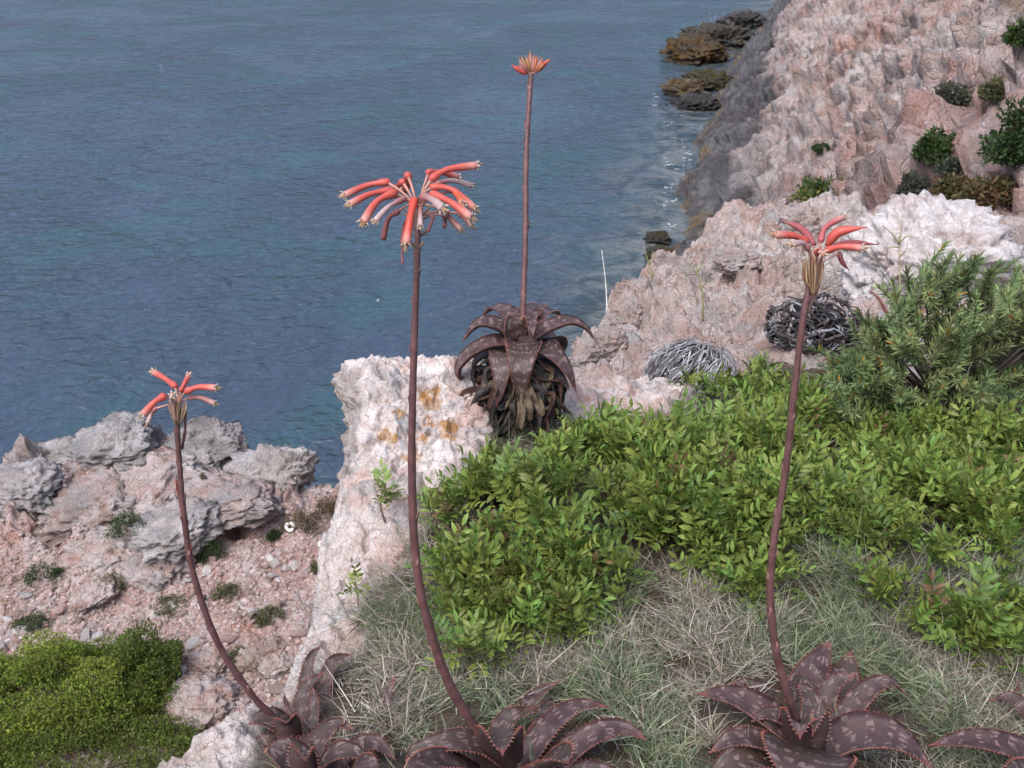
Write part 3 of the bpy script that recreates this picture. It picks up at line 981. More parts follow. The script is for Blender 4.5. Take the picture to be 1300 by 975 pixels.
# loose stones on the terrace
def stones():
    r = np.random.default_rng(21)
    meshes = []
    for i in range(9):
        P, F = boulder_arrays(2, 700 + i, (1, 0.8, 0.55), planes=9, rough=0.06, cut=(0.5, 0.9))
        meshes.append(mesh_np('loose_stone', P, F, False, rock_colours(P, *[((0.46, 0.30, 0.25), (0.44, 0.34, 0.30)), ((0.58, 0.52, 0.48), (0.52, 0.47, 0.44)), ((0.30, 0.22, 0.18), (0.36, 0.28, 0.24))][i % 3], i, 1.5)))
        meshes[-1].materials.append(M['stone'])
    n = 0
    while n < 290:
        px, py = r.uniform(-10, 440), r.uniform(640, 960)
        if py < 735 - 0.2 * max(px - 160, 0):
            continue
        h = hit(px, py)
        if h is None or h[0].z > CAMZ - 3.5:
            continue
        s = 0.018 + 0.05 * r.random() ** 3
        o = obj('loose_stone', meshes[n % 9])
        o.location = h[0] + Vector((0, 0, s * 0.2))
        o.scale = (s, s * r.uniform(0.7, 1), s * r.uniform(.7, 1.1))
        o.rotation_euler = rot_rand(r, 0.5)
        kd = ('pink', 'whitish', 'brown')[n % 9 % 3]
        tag(o, 'loose %s stone lying on the rubble slope below the outcrop' % kd, 'stone', 'loose %s stones on the rubble slope' % kd)
        n += 1
    # the small rubble nobody could count
    V0, F0 = ico(1)
    b = Batch()
    cnt = 0
    for k in range(16000):
        px, py = r.uniform(-30, 460), r.uniform(610, 975)
        if py < 700 - 0.2 * max(px - 160, 0) and r.random() < 0.6:
            continue
        q = on_plane(px, py, TZ)
        g = drop(q[0], q[1], TERR)
        if g is None or g[0].z < TZ - 0.5:
            continue
        s = 0.006 + 0.020 * r.random() ** 2.2
        A = np.array(Matrix.Rotation(r.uniform(0, 6.28), 3, 'Z') @ Matrix.Rotation(r.uniform(-.6, .6), 3, 'X'))
        V = V0 * r.uniform(0.65, 1.2, (len(V0), 1)) * np.array([1, .8, .55]) * s
        c = np.array([0.50, 0.36, 0.31]) * r.uniform(0.6, 1.2) + r.uniform(0, 0.08)
        b.add(V @ A.T + np.array(g[0]) + [0, 0, s * 0.15], F0, np.clip(c, .05, .7))
        cnt += 1
    o = obj('rubble', b.mesh('rubble', False), M['stone'])
    tag(o, 'fine pink limestone rubble covering the terrace', 'rubble', kind='stuff')
stones()

# ------------------------------------------------------------------ bushes made of many small leaves
def leaf_cards(r, C0, N, size, n, cols, aspect=0.45, jitter=0.6):
    """n small pointed leaves (two triangles with a fold) at C0 (n,3) facing roughly N"""
    D = r.normal(size=(n, 3))
    D /= np.linalg.norm(D, axis=1)[:, None]
    T = N * 0.5 + D * jitter
    T /= np.linalg.norm(T, axis=1)[:, None]
    B = np.cross(T, r.normal(size=(n, 3)))
    B /= np.linalg.norm(B, axis=1)[:, None] + 1e-9
    U = np.cross(B, T)
    s = size * r.uniform(0.6, 1.3, n)[:, None]
    a = C0
    tip = C0 + T * s
    m = C0 + T * s * 0.5 
    l = m + B * s * aspect * 0.5 + U * s * 0.08
    q = m - B * s * aspect * 0.5 + U * s * 0.08
    V = np.stack([a, l, tip, q], 1).reshape(-1, 3)
    i = np.arange(n) * 4
    F = np.concatenate([np.stack([i, i + 1, i + 2], 1), np.stack([i, i + 2, i + 3], 1)])
    return V, F, np.repeat(cols, 4, 0)

def bush(name, label, cat, base, dims, n, leaf, cols, seed, group=None, clumps=26, stems=10, lumps=0.35):
    """dome of foliage clumps over woody stems; base = ground point"""
    r = np.random.default_rng(seed)
    root = thing(name, label, cat, base, group)
    dims = np.array(dims, float)
    d = r.normal(size=(clumps, 3))
    d[:, 2] = np.abs(d[:, 2]) * 0.9
    d /= np.linalg.norm(d, axis=1)[:, None]
    cc = d * r.uniform(0.55, 0.85, clumps)[:, None]
    cr = r.uniform(0.45, 0.95, clumps) * (1 + lumps) * 1.0 / math.sqrt(clumps) * 1.6
    pick = r.integers(0, clumps, n)
    e = r.normal(size=(n, 3))
    e /= np.linalg.norm(e, axis=1)[:, None]
    rad = r.uniform(0.25, 1.0, n) ** 0.45
    P = cc[pick] + e * (cr[pick] * rad)[:, None]
    P[:, 2] = np.abs(P[:, 2])
    N = e * 0.7 + P * 0.5 + np.array([0, 0, 0.35])
    cl = np.array(cols)
    w = r.random(clumps)
    c = cl[0] * (1 - w[pick][:, None]) + cl[1] * w[pick][:, None]
    c = c * (r.uniform(0.65, 1.35, n) * r.uniform(0.75, 1.25, clumps)[pick])[:, None]
    if len(cl) > 2:
        sel = r.random(n) < 0.08
        c[sel] = cl[2] * r.uniform(.7, 1.2, sel.sum())[:, None]
    V, F, c = leaf_cards(r, P * dims, N / np.linalg.norm(N, axis=1)[:, None], leaf, n, c)
    f = obj('foliage', mesh_np('foliage', V, F, False, c), M['foliage'], root)
    f['kind'] = 'stuff'
    b = Batch()
    for k in range(stems):
        tgt = cc[k % clumps] * dims
        pts = catmull([np.zeros(3) + r.normal(size=3) * dims * 0.06 * [1, 1, 0] - [0, 0, 0.15 * dims[2]], tgt * [.4, .4, .5], tgt], 7)
        b.add(*tube_arrays(pts, np.linspace(dims.min() * 0.035, dims.min() * 0.010, 7), 5), col=(0.13, 0.10, 0.08))
    obj('stem', b.mesh('stem'), M['bark'], root)
    return root

GRN = [(0.12, 0.175, 0.025), (0.20, 0.24, 0.04), (0.20, 0.17, 0.08)]
DGR = [(0.035, 0.065, 0.022), (0.06, 0.095, 0.03), (0.09, 0.07, 0.04)]
def tground(px, py):
    q = on_plane(px, py, TZ)
    g = drop(q[0], q[1], TERR)
    return np.array(g[0] if g else q)
p = tground(60, 905)
bush('leafy_bush', 'large rounded bright green bush on the terrace below the ledge', 'bush', p, (0.80, 0.55, 0.42), 60000, 0.019, GRN, 1, clumps=60, stems=20)
p = tground(186, 880)
bush('leafy_bush', 'end bush with shade put into its green, joined to the bright rounded bush on the terrace', 'bush', p, (0.26, 0.34, 0.40), 24000, 0.018, [(0.075, 0.115, 0.022), (0.12, 0.16, 0.03), (0.12, 0.09, 0.05)], 2, clumps=30)  # shaded right side of the mound, painted as darker leaf colours
p = tground(110, 985)
bush('leafy_bush', 'low sprawling yellow-green bush in front of the bright rounded bush', 'bush', p, (0.95, 0.45, 0.22), 48000, 0.019, [(0.085, 0.12, 0.02), (0.12, 0.16, 0.03), (0.16, 0.13, 0.07)], 3, clumps=60, stems=20)
p = tground(-70, 950)
bush('leafy_bush', 'yellowish bush at the outer end of the bright rounded bush', 'bush', p, (0.42, 0.5, 0.34), 18000, 0.019, GRN, 4, clumps=30)

def small_bush(px, py, w, h, label, cols, seed, objs, n=1500, leaf=0.02, name='small_bush', group=None, cat='bush', lift=0.5):
    g = hit(px, py + h * lift, objs)
    if g is None:
        return
    p = g[0]
    t = p.y * CP - (p.z - CAMZ) * SP
    a, c = w * t / FPX / 2, h * t / FPX
    bush(name, label, cat, p - Vector((0, 0, 0.04 * c)), (a, a * 0.9, c * 0.8), n, leaf, cols, seed, group, clumps=16, stems=6)

BRN = [(0.075, 0.075, 0.03), (0.13, 0.085, 0.045), (0.16, 0.08, 0.04)]
OLV = [(0.09, 0.10, 0.045), (0.13, 0.13, 0.06), (0.17, 0.14, 0.08)]
for i, a in enumerate([
    (266, 690, 40, 36, 'compact dark green bush beside the curved left flower stalk', DGR),
    (163, 655, 52, 34, 'dark green bush tucked between outcrop boulders', DGR),
    (56, 718, 50, 32, 'dull green bush beside the squarish white boulder', DGR),
    (258, 606, 18, 20, 'tiny green plant on top of the outcrop', OLV),
    (385, 652, 50, 34, 'brown-green succulent plants next to the small white ring', BRN),
    (418, 636, 44, 30, 'olive and rust coloured succulent cushion at the seaward terrace edge', BRN),
    (350, 676, 20, 12, 'small grey-green tuft beside the white ring', DGR),
    (286, 745, 40, 22, 'sparse olive tuft on the rubble right of the left flower stalk', OLV),
    (220, 762, 50, 14, 'thin low olive plants on the rubble left of the stalk', OLV),
    (342, 776, 34, 18, 'yellow-green tuft on the rubble slope', OLV),
    (40, 786, 44, 16, 'grey-green mat on the rubble above the big green bush', DGR),
    (305, 825, 26, 26, 'grey-green tuft beside the boulder pair on the slope', OLV),
    (405, 715, 22, 24, 'dry tuft at the foot of the pale ledge', OLV),
    (140, 735, 44, 24, 'shaded green tuft in the hollow between two boulders', OLV)]):
    small_bush(*a[:6], 30 + i, (TERR,), 1400, 0.016, group='small plants on the terrace')
for i, a in enumerate([
    (1036, 240, 72, 52, 'bright green bush on the cliff above the pale rounded boulder', [(0.05, 0.085, 0.022), (0.08, 0.12, 0.028), (0.2, 0.18, 0.03)]),
    (1187, 180, 42, 38, 'dark green round bush alone in the middle of the cliff', DGR),
    (1282, 158, 66, 76, 'big dark green bush on the cliff with its edge to bare rock', DGR),
    (1212, 206, 44, 18, 'grey-green flattened bush below the lone round bush', [(0.07, 0.085, 0.06), (0.10, 0.11, 0.08)]),
    (1205, 240, 56, 44, 'rusty brown and green bush low on the cliff', BRN),
    (1262, 236, 66, 32, 'wide reddish green mat of plants low on the cliff', BRN),
    (1158, 232, 34, 36, 'grey bush with dark gaps beside the rusty bush', [(0.08, 0.08, 0.075), (0.11, 0.12, 0.07)]),
    (1292, 36, 26, 30, 'dark bush high up on the cliff', DGR),
    (1206, 118, 50, 24, 'thin grey-green bush under a rock step high on the cliff', [(0.09, 0.095, 0.07), (0.12, 0.12, 0.08)]),
    (1042, 186, 22, 10, 'small dark tuft in a crack of the cliff', DGR),
    (1300, 300, 30, 40, 'deep green bush behind the end of the big whitish boulder', DGR),
    (1262, 110, 30, 20, 'faint olive tuft on the upper cliff', OLV)]):
    small_bush(*a[:6], 60 + i, (CLIFF,), 2200, 0.075, group='bushes on the cliff')

# white rings on the terrace
for px, py, w, lab in ((369, 674, 13, 'white ring-shaped object lying beside brown succulent plants'), (408, 694, 8, 'tiny white ring lying near the foot of the pale ledge')):
    g = hit(px, py, (TERR,))[0]
    rr = w * (g.y * CP - (g.z - CAMZ) * SP) / FPX / 2
    ang = np.linspace(0, 2 * np.pi, 21)
    pts = np.stack([np.cos(ang), 0 * ang, np.sin(ang)], 1) * rr * 0.72
    V, F = tube_arrays(pts, rr * 0.34 * (1 + 0.15 * np.sin(3 * ang)), 8, False, up=(0, 1, 0))
    o = obj('white_ring', mesh_np('white_ring', V, F), M['shell'], loc=g + Vector((0, 0, rr * 1.0)))
    o.rotation_euler = (R(-40), 0, 0.3)
    tag(o, lab, 'ring')

# ------------------------------------------------------------------ aloes
def aloe_leaf(root, pts, width, centre, roll=0.0, dead=False, thick=0.16, chan=0.16, teeth=True, name='leaf', tipred=1.0, tri=False):
    """a channelled, tapering, toothed leaf along pts (world); centre = rosette axis point"""
    P = catmull(pts, 20)
    n = len(P)
    T = np.gradient(P, axis=0)
    T /= np.linalg.norm(T, axis=1)[:, None]
    rad = P[-1] - np.array(centre)
    rad[2] = 0
    if np.linalg.norm(rad) < 0.02:
        rad = np.array([0, -1.0, 0])
    rad /= np.linalg.norm(rad)
    side0 = np.cross([0, 0, 1.0], rad)
    v = np.linspace(0, 1, n)
    wid = width * 0.5 * ((1 - v) ** 0.85 if tri else (0.82 + 0.42 * v - 1.24 * v ** 2.0) / 0.85)
    wid = np.maximum(wid, 0.0) * (1 - sstep(0.9, 1.0, v)) + 0.0006
    wid[:2] *= [0.9, 0.98]
    L = np.concatenate([[0], np.cumsum(np.linalg.norm(np.diff(P, axis=0), axis=1))])
    us = np.linspace(-1, 1, 9)
    ub = np.linspace(0.75, -0.75, 5)
    V, UV, col = [], [], []
    edges = [[], []]
    for i in range(n):
        s = side0 - T[i] * side0.dot(T[i])
        s /= np.linalg.norm(s) + 1e-9
        N = np.cross(T[i], s)
        N /= np.linalg.norm(N)
        N = -N if (N[2] * 1.0 - N.dot(rad) * 0.8) < 0 and i == 0 else N
        if i > 0 and N.dot(Np) < 0:
            N = -N
        Np = N
        if roll:
            a = roll * min(1, v[i] * 2 + .3)
            s, N = s * math.cos(a) + N * math.sin(a), N * math.cos(a) - s * math.sin(a)
        w = wid[i]
        for u in us:
            V.append(P[i] + s * w * u * 0.97 + N * w * (chan * 2 * u * u))
            UV.append((u * 0.5 + 0.5, L[i] * 22))
            col.append((0, abs(u) ** 6, sstep(0.78, 1, v[i]) * tipred))
        for u in ub:
            V.append(P[i] + s * w * u - N * (w * thick * 2 * (1 - u * u) + 0.0008 - w * chan * 2 * u * u * 0.9))
            UV.append((u * 0.5 + 0.5, L[i] * 22))
            col.append((1, abs(u) ** 3 * .6, sstep(0.78, 1, v[i]) * tipred))
        edges[0].append((P[i] - s * w * 0.97 + N * w * chan * 2, -s, N, w, T[i]))
        edges[1].append((P[i] + s * w * 0.97 + N * w * chan * 2, s, N, w, T[i]))
    m = len(us) + len(ub)
    F = []
    for i in range(n - 1):
        for k in range(m):
            F.append([i * m + k, i * m + (k + 1) % m, (i + 1) * m + (k + 1) % m, (i + 1) * m + k])
    F = np.array(F)
    V = np.array(V)
    loc = np.array(root.location)
    me = mesh_np(name, V - loc, F, True, np.array(col), np.array(UV))
    if dead:
        me.color_attributes['Col'].data.foreach_set('color', np.tile(np.array([*dead, 1.0], np.float32), len(V)))
    o = obj(name, me, M['dead'] if dead else M['aloe'], root)
    if teeth and not dead:
        b = Batch()
        for E in edges:
            pos = np.array([e[0] for e in E])
            cum = np.concatenate([[0], np.cumsum(np.linalg.norm(np.diff(pos, axis=0), axis=1))])
            step = 0.0062
            for d in np.arange(0.012, cum[-1] * 0.95, step):
                k = min(np.searchsorted(cum, d), n - 1)
                f = (d - cum[k - 1]) / max(cum[k] - cum[k - 1], 1e-6)
                a = pos[k - 1] * (1 - f) + pos[k] * f
                _, sdir, N, w, T_ = E[k]
                h = 0.0036 * min(1, w / 0.010 + 0.3)
                q = 0.0013
                tip = a + sdir * h + T_ * h * 0.45
                b.add(np.array([a - T_ * q - sdir * .001, a + T_ * q - sdir * .001, a + N * q - sdir * .001, a - N * q - sdir * .001, tip]) - loc,
                      np.array([[0, 2, 4], [2, 1, 4], [1, 3, 4], [3, 0, 4]]))
        if b.n:
            obj('margin_teeth', b.mesh('margin_teeth', False), M['tooth'], o)
    return o

CORAL = np.array([0.63, 0.115, 0.085])
PINKP = np.array([0.42, 0.17, 0.155])
WILT = np.array([0.30, 0.105, 0.095])

def flower(root, P, r0, colr, kind='open', ped=None, name='flower'):
    """tubular flower along P: swollen base, narrow neck, flared mouth"""
    loc = np.array(root.location)
    n = 14
    Q = catmull(P, n)
    v = np.linspace(0, 1, n)
    if kind == 'bud':
        rad = r0 * (0.55 + 0.5 * sstep(0, 0.25, v)) * (1 - 0.88 * sstep(0.55, 1, v))
    else:
        rad = r0 * (0.75 + 0.28 * np.exp(-((v - 0.12) / 0.15) ** 2) - 0.06 * np.exp(-((v - 0.34) / 0.12) ** 2) + 0.22 * sstep(0.45, 0.9, v))
        rad[0] *= 0.55
    V, F = tube_arrays(Q - loc, rad, 9)
    pale = np.array([0.72, 0.50, 0.42])
    c = np.array(colr)[None] * (1 - 0.0 * v)[:, None]
    if kind == 'open':
        c = c * (1 - 0.5 * sstep(0.7, 1, v))[:, None] + pale * (0.5 * sstep(0.7, 1, v))[:, None]
    elif kind == 'pale':
        k = sstep(0.15, 0.6, v)[:, None] * 0.75
        c = c * (1 - k) + np.array([0.56, 0.42, 0.40]) * k
    c = np.repeat(c, 9, 0)
    stripe = 0.86 + 0.14 * (np.arange(len(c)) % 9 % 3 == 0)
    c = np.concatenate([c * stripe[:, None], c[:1], c[-1:]])
    o = obj(name, mesh_np(name, V, F, True, c), M['flower'], root)
    T = Q[-1] - Q[-2]
    T /= np.linalg.norm(T)
    if kind in ('open', 'pale'):
        b = Batch()
        a = np.cross(T, [0.3, 0.2, 1]); a /= np.linalg.norm(a)
        e = np.cross(T, a)
        rr = rad[-1]
        for k in range(6):
            an = k * math.pi / 3
            d = a * math.cos(an) + e * math.sin(an)
            s = np.cross(T, d)
            base = Q[-1] + d * rr * 0.85
            tip = base + (d * 0.9 + T * 0.8) * rr * 0.9
            b.add(np.array([base - s * rr * .45 - T * rr * .2, base + s * rr * .45 - T * rr * .2, tip, base - d * rr * 0.2]) - loc, np.array([[0, 1, 2], [1, 3, 2], [3, 0, 2], [0, 3, 1]]), (0.70, 0.58, 0.46))
        for k in range(3):
            d = (a * math.cos(k * 2.1 + 1) + e * math.sin(k * 2.1 + 1)) * rr * 0.35
            b.add(*tube_arrays(np.array([Q[-1] + d * 0.5 - T * rr, Q[-1] + d + T * rr * (1.2 + 0.3 * k)]) - loc, rr * 0.16, 4), col=(0.55, 0.36, 0.2))
        obj('flower_mouth', b.mesh('flower_mouth'), M['mouth'], o)
    if ped is not None:
        V, F = tube_arrays(catmull([ped, (np.array(ped) + Q[0]) / 2 + np.array([0, 0, 0.002]), Q[1]], 7) - loc, [r0 * .3] * 5 + [r0 * .38] * 2, 6)
        obj('pedicel', mesh_np('pedicel', V, F, True, np.tile([0.42, 0.20, 0.15], (len(V), 1))), M['stalk'], o)
    return o

def stalk(root, pts, r0, r1, nbr=9, seed=0, name='flower_stalk', col=(0.118, 0.054, 0.050)):
    loc = np.array(root.location)
    n = 44
    P = catmull(pts, n)
    r = np.random.default_rng(seed)
    rad = 0.80 * np.linspace(r0, r1, n) * (1 + 0.05 * r.normal(size=n))
    V, F = tube_arrays(P - loc, rad, 12)
    c = np.tile(np.array(col), (len(V), 1)) * (1 + 0.25 * fbm(V * 60, 3)[:, None])
    o = obj(name, mesh_np(name, V, F, True, c), M['stalk'], root)
    for k in range(nbr):
        i = int(n * (0.22 + 0.70 * (k + r.random() * 0.7) / nbr))
        i = min(i, n - 3)
        T = P[i + 1] - P[i]
        T /= np.linalg.norm(T)
        d = r.normal(size=3)
        d[1] = -abs(d[1]) * .5
        d -= T * d.dot(T)
        d /= np.linalg.norm(d)
        s = np.cross(T, d)
        a = P[i] + d * rad[i] * 0.8
        h = rad[i] * 3.2
        m = a + T * h * 0.5 + d * rad[i] * 0.45
        tip = a + T * h + d * rad[i] * 0.55
        w = rad[i] * 0.8
        V = np.array([a - s * w, a + s * w, m - s * w * .7, m + s * w * .7, tip, a - T * w * 0.5, m - d * w * 0.5]) - loc
        F = [np.array([[0, 1, 3, 2]]), np.array([[2, 3, 4], [0, 5, 1], [0, 2, 6], [1, 6, 3], [2, 4, 6], [3, 6, 4]])]
        obj('bract', mesh_np('bract', V, F, True, np.tile([0.17, 0.085, 0.07], (7, 1))), M['stalk'], o)
    return P

def zmap(ox, oy, s):
    return lambda p: (ox + p[0] / s, oy + p[1] / s)

def leaves_from(root, specs, mp, s, t0, centre):
    """specs: ([ (zx,zy,dt)... ], width in zoom px, opts)"""
    for sp in specs:
        pts, w = sp[0], sp[1]
        opt = sp[2] if len(sp) > 2 else {}
        P = [at(*mp(p), t0 + p[2]) for p in pts]
        aloe_leaf(root, P, w / s * t0 / FPX, centre, **opt)

# --- aloe on the block, overlooking the sea
def aloe_mid():
    t0 = 2.30
    mp = zmap(560, 370, 5.91)
    c = at(*mp((640, 400)), t0)
    root = thing('aloe', 'dark purple aloe with drooping leaves on a skirt of dead leaves, overlooking the sea', 'aloe', at(655, 522, t0 + 0.02))
    root.location.z = float(at(655, 530, t0)[2])
    sp = [
        ([(620, 380, 0), (610, 470, -.06), (598, 590, -.08), (592, 720, -.06), (588, 810, -.05)], 290, {'chan': .10, 'tri': True}),
        ([(520, 430, .0), (470, 500, -.05), (450, 660, -.07), (415, 870, -.05)], 300, {'chan': .10, 'tri': True}),
        ([(720, 400, 0), (840, 470, -.04), (950, 600, -.05), (1015, 760, -.03)], 260, {'chan': .10, 'tri': True}),
        ([(520, 390, 0), (380, 390, -.02), (230, 460, -.02), (140, 560, 0), (135, 640, 0), (175, 640, .01)], 190, {}),
        ([(540, 330, .02), (400, 250, .0), (270, 250, .0), (150, 390, .0)], 205, {}),
        ([(580, 240, .05), (480, 150, .08), (390, 125, .10), (300, 190, .10)], 165, {}),
        ([(640, 210, .05), (690, 140, .12), (740, 110, .18), (765, 100, .22)], 190, {}),
        ([(690, 250, .05), (760, 165, .08), (840, 150, .10), (908, 184, .11)], 150, {}),
        ([(700, 340, .0), (830, 265, .0), (960, 225, .02), (1080, 270, .02), (1168, 385, .02)], 175, {}),
        ([(740, 350, .04), (850, 335, .08), (905, 385, .10), (915, 470, .10)], 170, {}),
        ([(655, 300, 0), (665, 215, -.02), (675, 210, -.06), (678, 290, -.085), (675, 360, -.08)], 90, {'chan': .22}),
        ([(570, 350, .0), (540, 270, -.02), (545, 225, -.02), (600, 190, .0)], 180, {'chan': .2}),
        ([(620, 350, .03), (560, 250, .05), (500, 190, .08), (430, 175, .10)], 120, {}),
        ([(500, 440, .03), (330, 470, .02), (255, 540, .02), (240, 610, .02)], 130, {}),
        ([(700, 450, .0), (800, 560, .0), (900, 660, .0), (965, 745, .01)], 170, {}),
        ([(600, 520, -.0), (640, 640, -.03), (590, 820, -.03)], 150, {}),
    ]
    leaves_from(root, sp, mp, 5.91, t0, c)
    Pc, Fc = boulder_arrays(4, 92, (0.042, 0.042, 0.075), rough=0.08)
    oc = obj('heart', mesh_np('heart', Pc, Fc, True, np.tile([0.10, 0.07, 0.06], (len(Pc), 1))), M['dead'], root)
    oc.location = Vector(at(668, 440, t0 + .05)) - root.location
    P = stalk(root, [at(664, 440, t0 + .02), at(664, 400, t0 + .02), at(667, 300, t0 + .02), at(668, 200, t0 + .03), at(673, 112, t0 + .04), at(675, 92, t0 + .04)], 5.0 * t0 / FPX, 4.0 * t0 / FPX, 8, 3)
    th = t0 + .04
    mz = zmap(620, 50, 10.83)
    ax = at(*mz((600, 500)), th)
    r = np.random.default_rng(4)
    px_r = 3.1 * th / FPX
    fl = [((530, 470), (420, 420), (315, 345), -.01, CORAL), ((680, 440), (760, 350), (855, 265), -.01, CORAL), ((690, 430), (740, 360), (815, 275), .01, CORAL * .8)]
    for a, b, d, dt, cc in fl:
        flower(root, [at(*mz(a), th), at(*mz(b), th + dt), at(*mz(d), th + 2 * dt)], px_r, cc, 'bud', ax)
    for k in range(24):
        an = math.radians(-62 + 124 * k / 23 + r.normal() * 4)
        L = r.uniform(230, 330)
        b0 = (600 + 70 * math.sin(an), 470 - 25 * math.cos(an))
        tip = (600 + L * 0.78 * math.sin(an), 470 - L * math.cos(an))
        dt = r.uniform(-.02, .02)
        cc = [np.array([0.46, 0.14, 0.06]), np.array([0.40, 0.17, 0.15]), np.array([0.34, 0.17, 0.07])][k % 3]
        mid = ((b0[0] + tip[0]) / 2 + r.normal() * 8, (b0[1] + tip[1]) / 2)
        flower(root, [at(*mz(b0), th + dt * .3), at(*mz(mid), th + dt), at(*mz(tip), th + dt)], px_r * 0.66, cc, 'bud', ax, name='bud')
    # skirt of dead leaves
    cc = at(655, 476, t0 + .0)
    for k in range(150):
        az = r.uniform(-2.6, 2.6)
        d = np.array([math.sin(az), -math.cos(az), 0])
        z0 = r.uniform(-0.07, 0.02)
        ext = r.uniform(0.055, 0.110)
        a = cc + [0, 0, z0]
        L = [a, a + d * ext * .7 + [0, 0, 0.005 - r.uniform(0, .02)], a + d * ext + [0, 0, -r.uniform(.02, .05)], a + d * ext * r.uniform(.75, 1.1) + np.array([r.normal() * .02, r.normal() * .02, -r.uniform(.04, .085)])]
        dc = [(0.030, 0.025, 0.022), (0.055, 0.048, 0.044), (0.09, 0.065, 0.042), (0.10, 0.075, 0.05), (0.055, 0.030, 0.024), (0.036, 0.032, 0.030)][k % 6]
        L[2] = L[2] + r.normal(size=3) * .014
        L[1] = L[1] + r.normal(size=3) * .008
        aloe_leaf(root, L, r.uniform(.010, .028), cc, roll=r.normal() * 1.3, dead=dc, thick=.05, chan=r.uniform(.1, .7), name='dead_leaf')
    P_, F_ = boulder_arrays(4, 91, (0.06, 0.055, 0.09), rough=0.2)
    o = obj('trunk', mesh_np('trunk', P_, F_, True, rock_colours(P_ * 10, (0.05, 0.042, 0.036), (0.10, 0.08, 0.06), 3)), M['dead'], root)
    o.location = Vector(cc - [0, 0, .04]) - root.location
aloe_mid()

def head_from(root, mz, s, th, fl, ax, wpx):
    for f in fl:
        pts, dts, cc, kind, ws = f
        P = [at(*mz(p), th + d) for p, d in zip(pts, dts)]
        flower(root, P, 1.2 * wpx * ws / 2 * th / FPX, cc, kind, ax(P[0]))

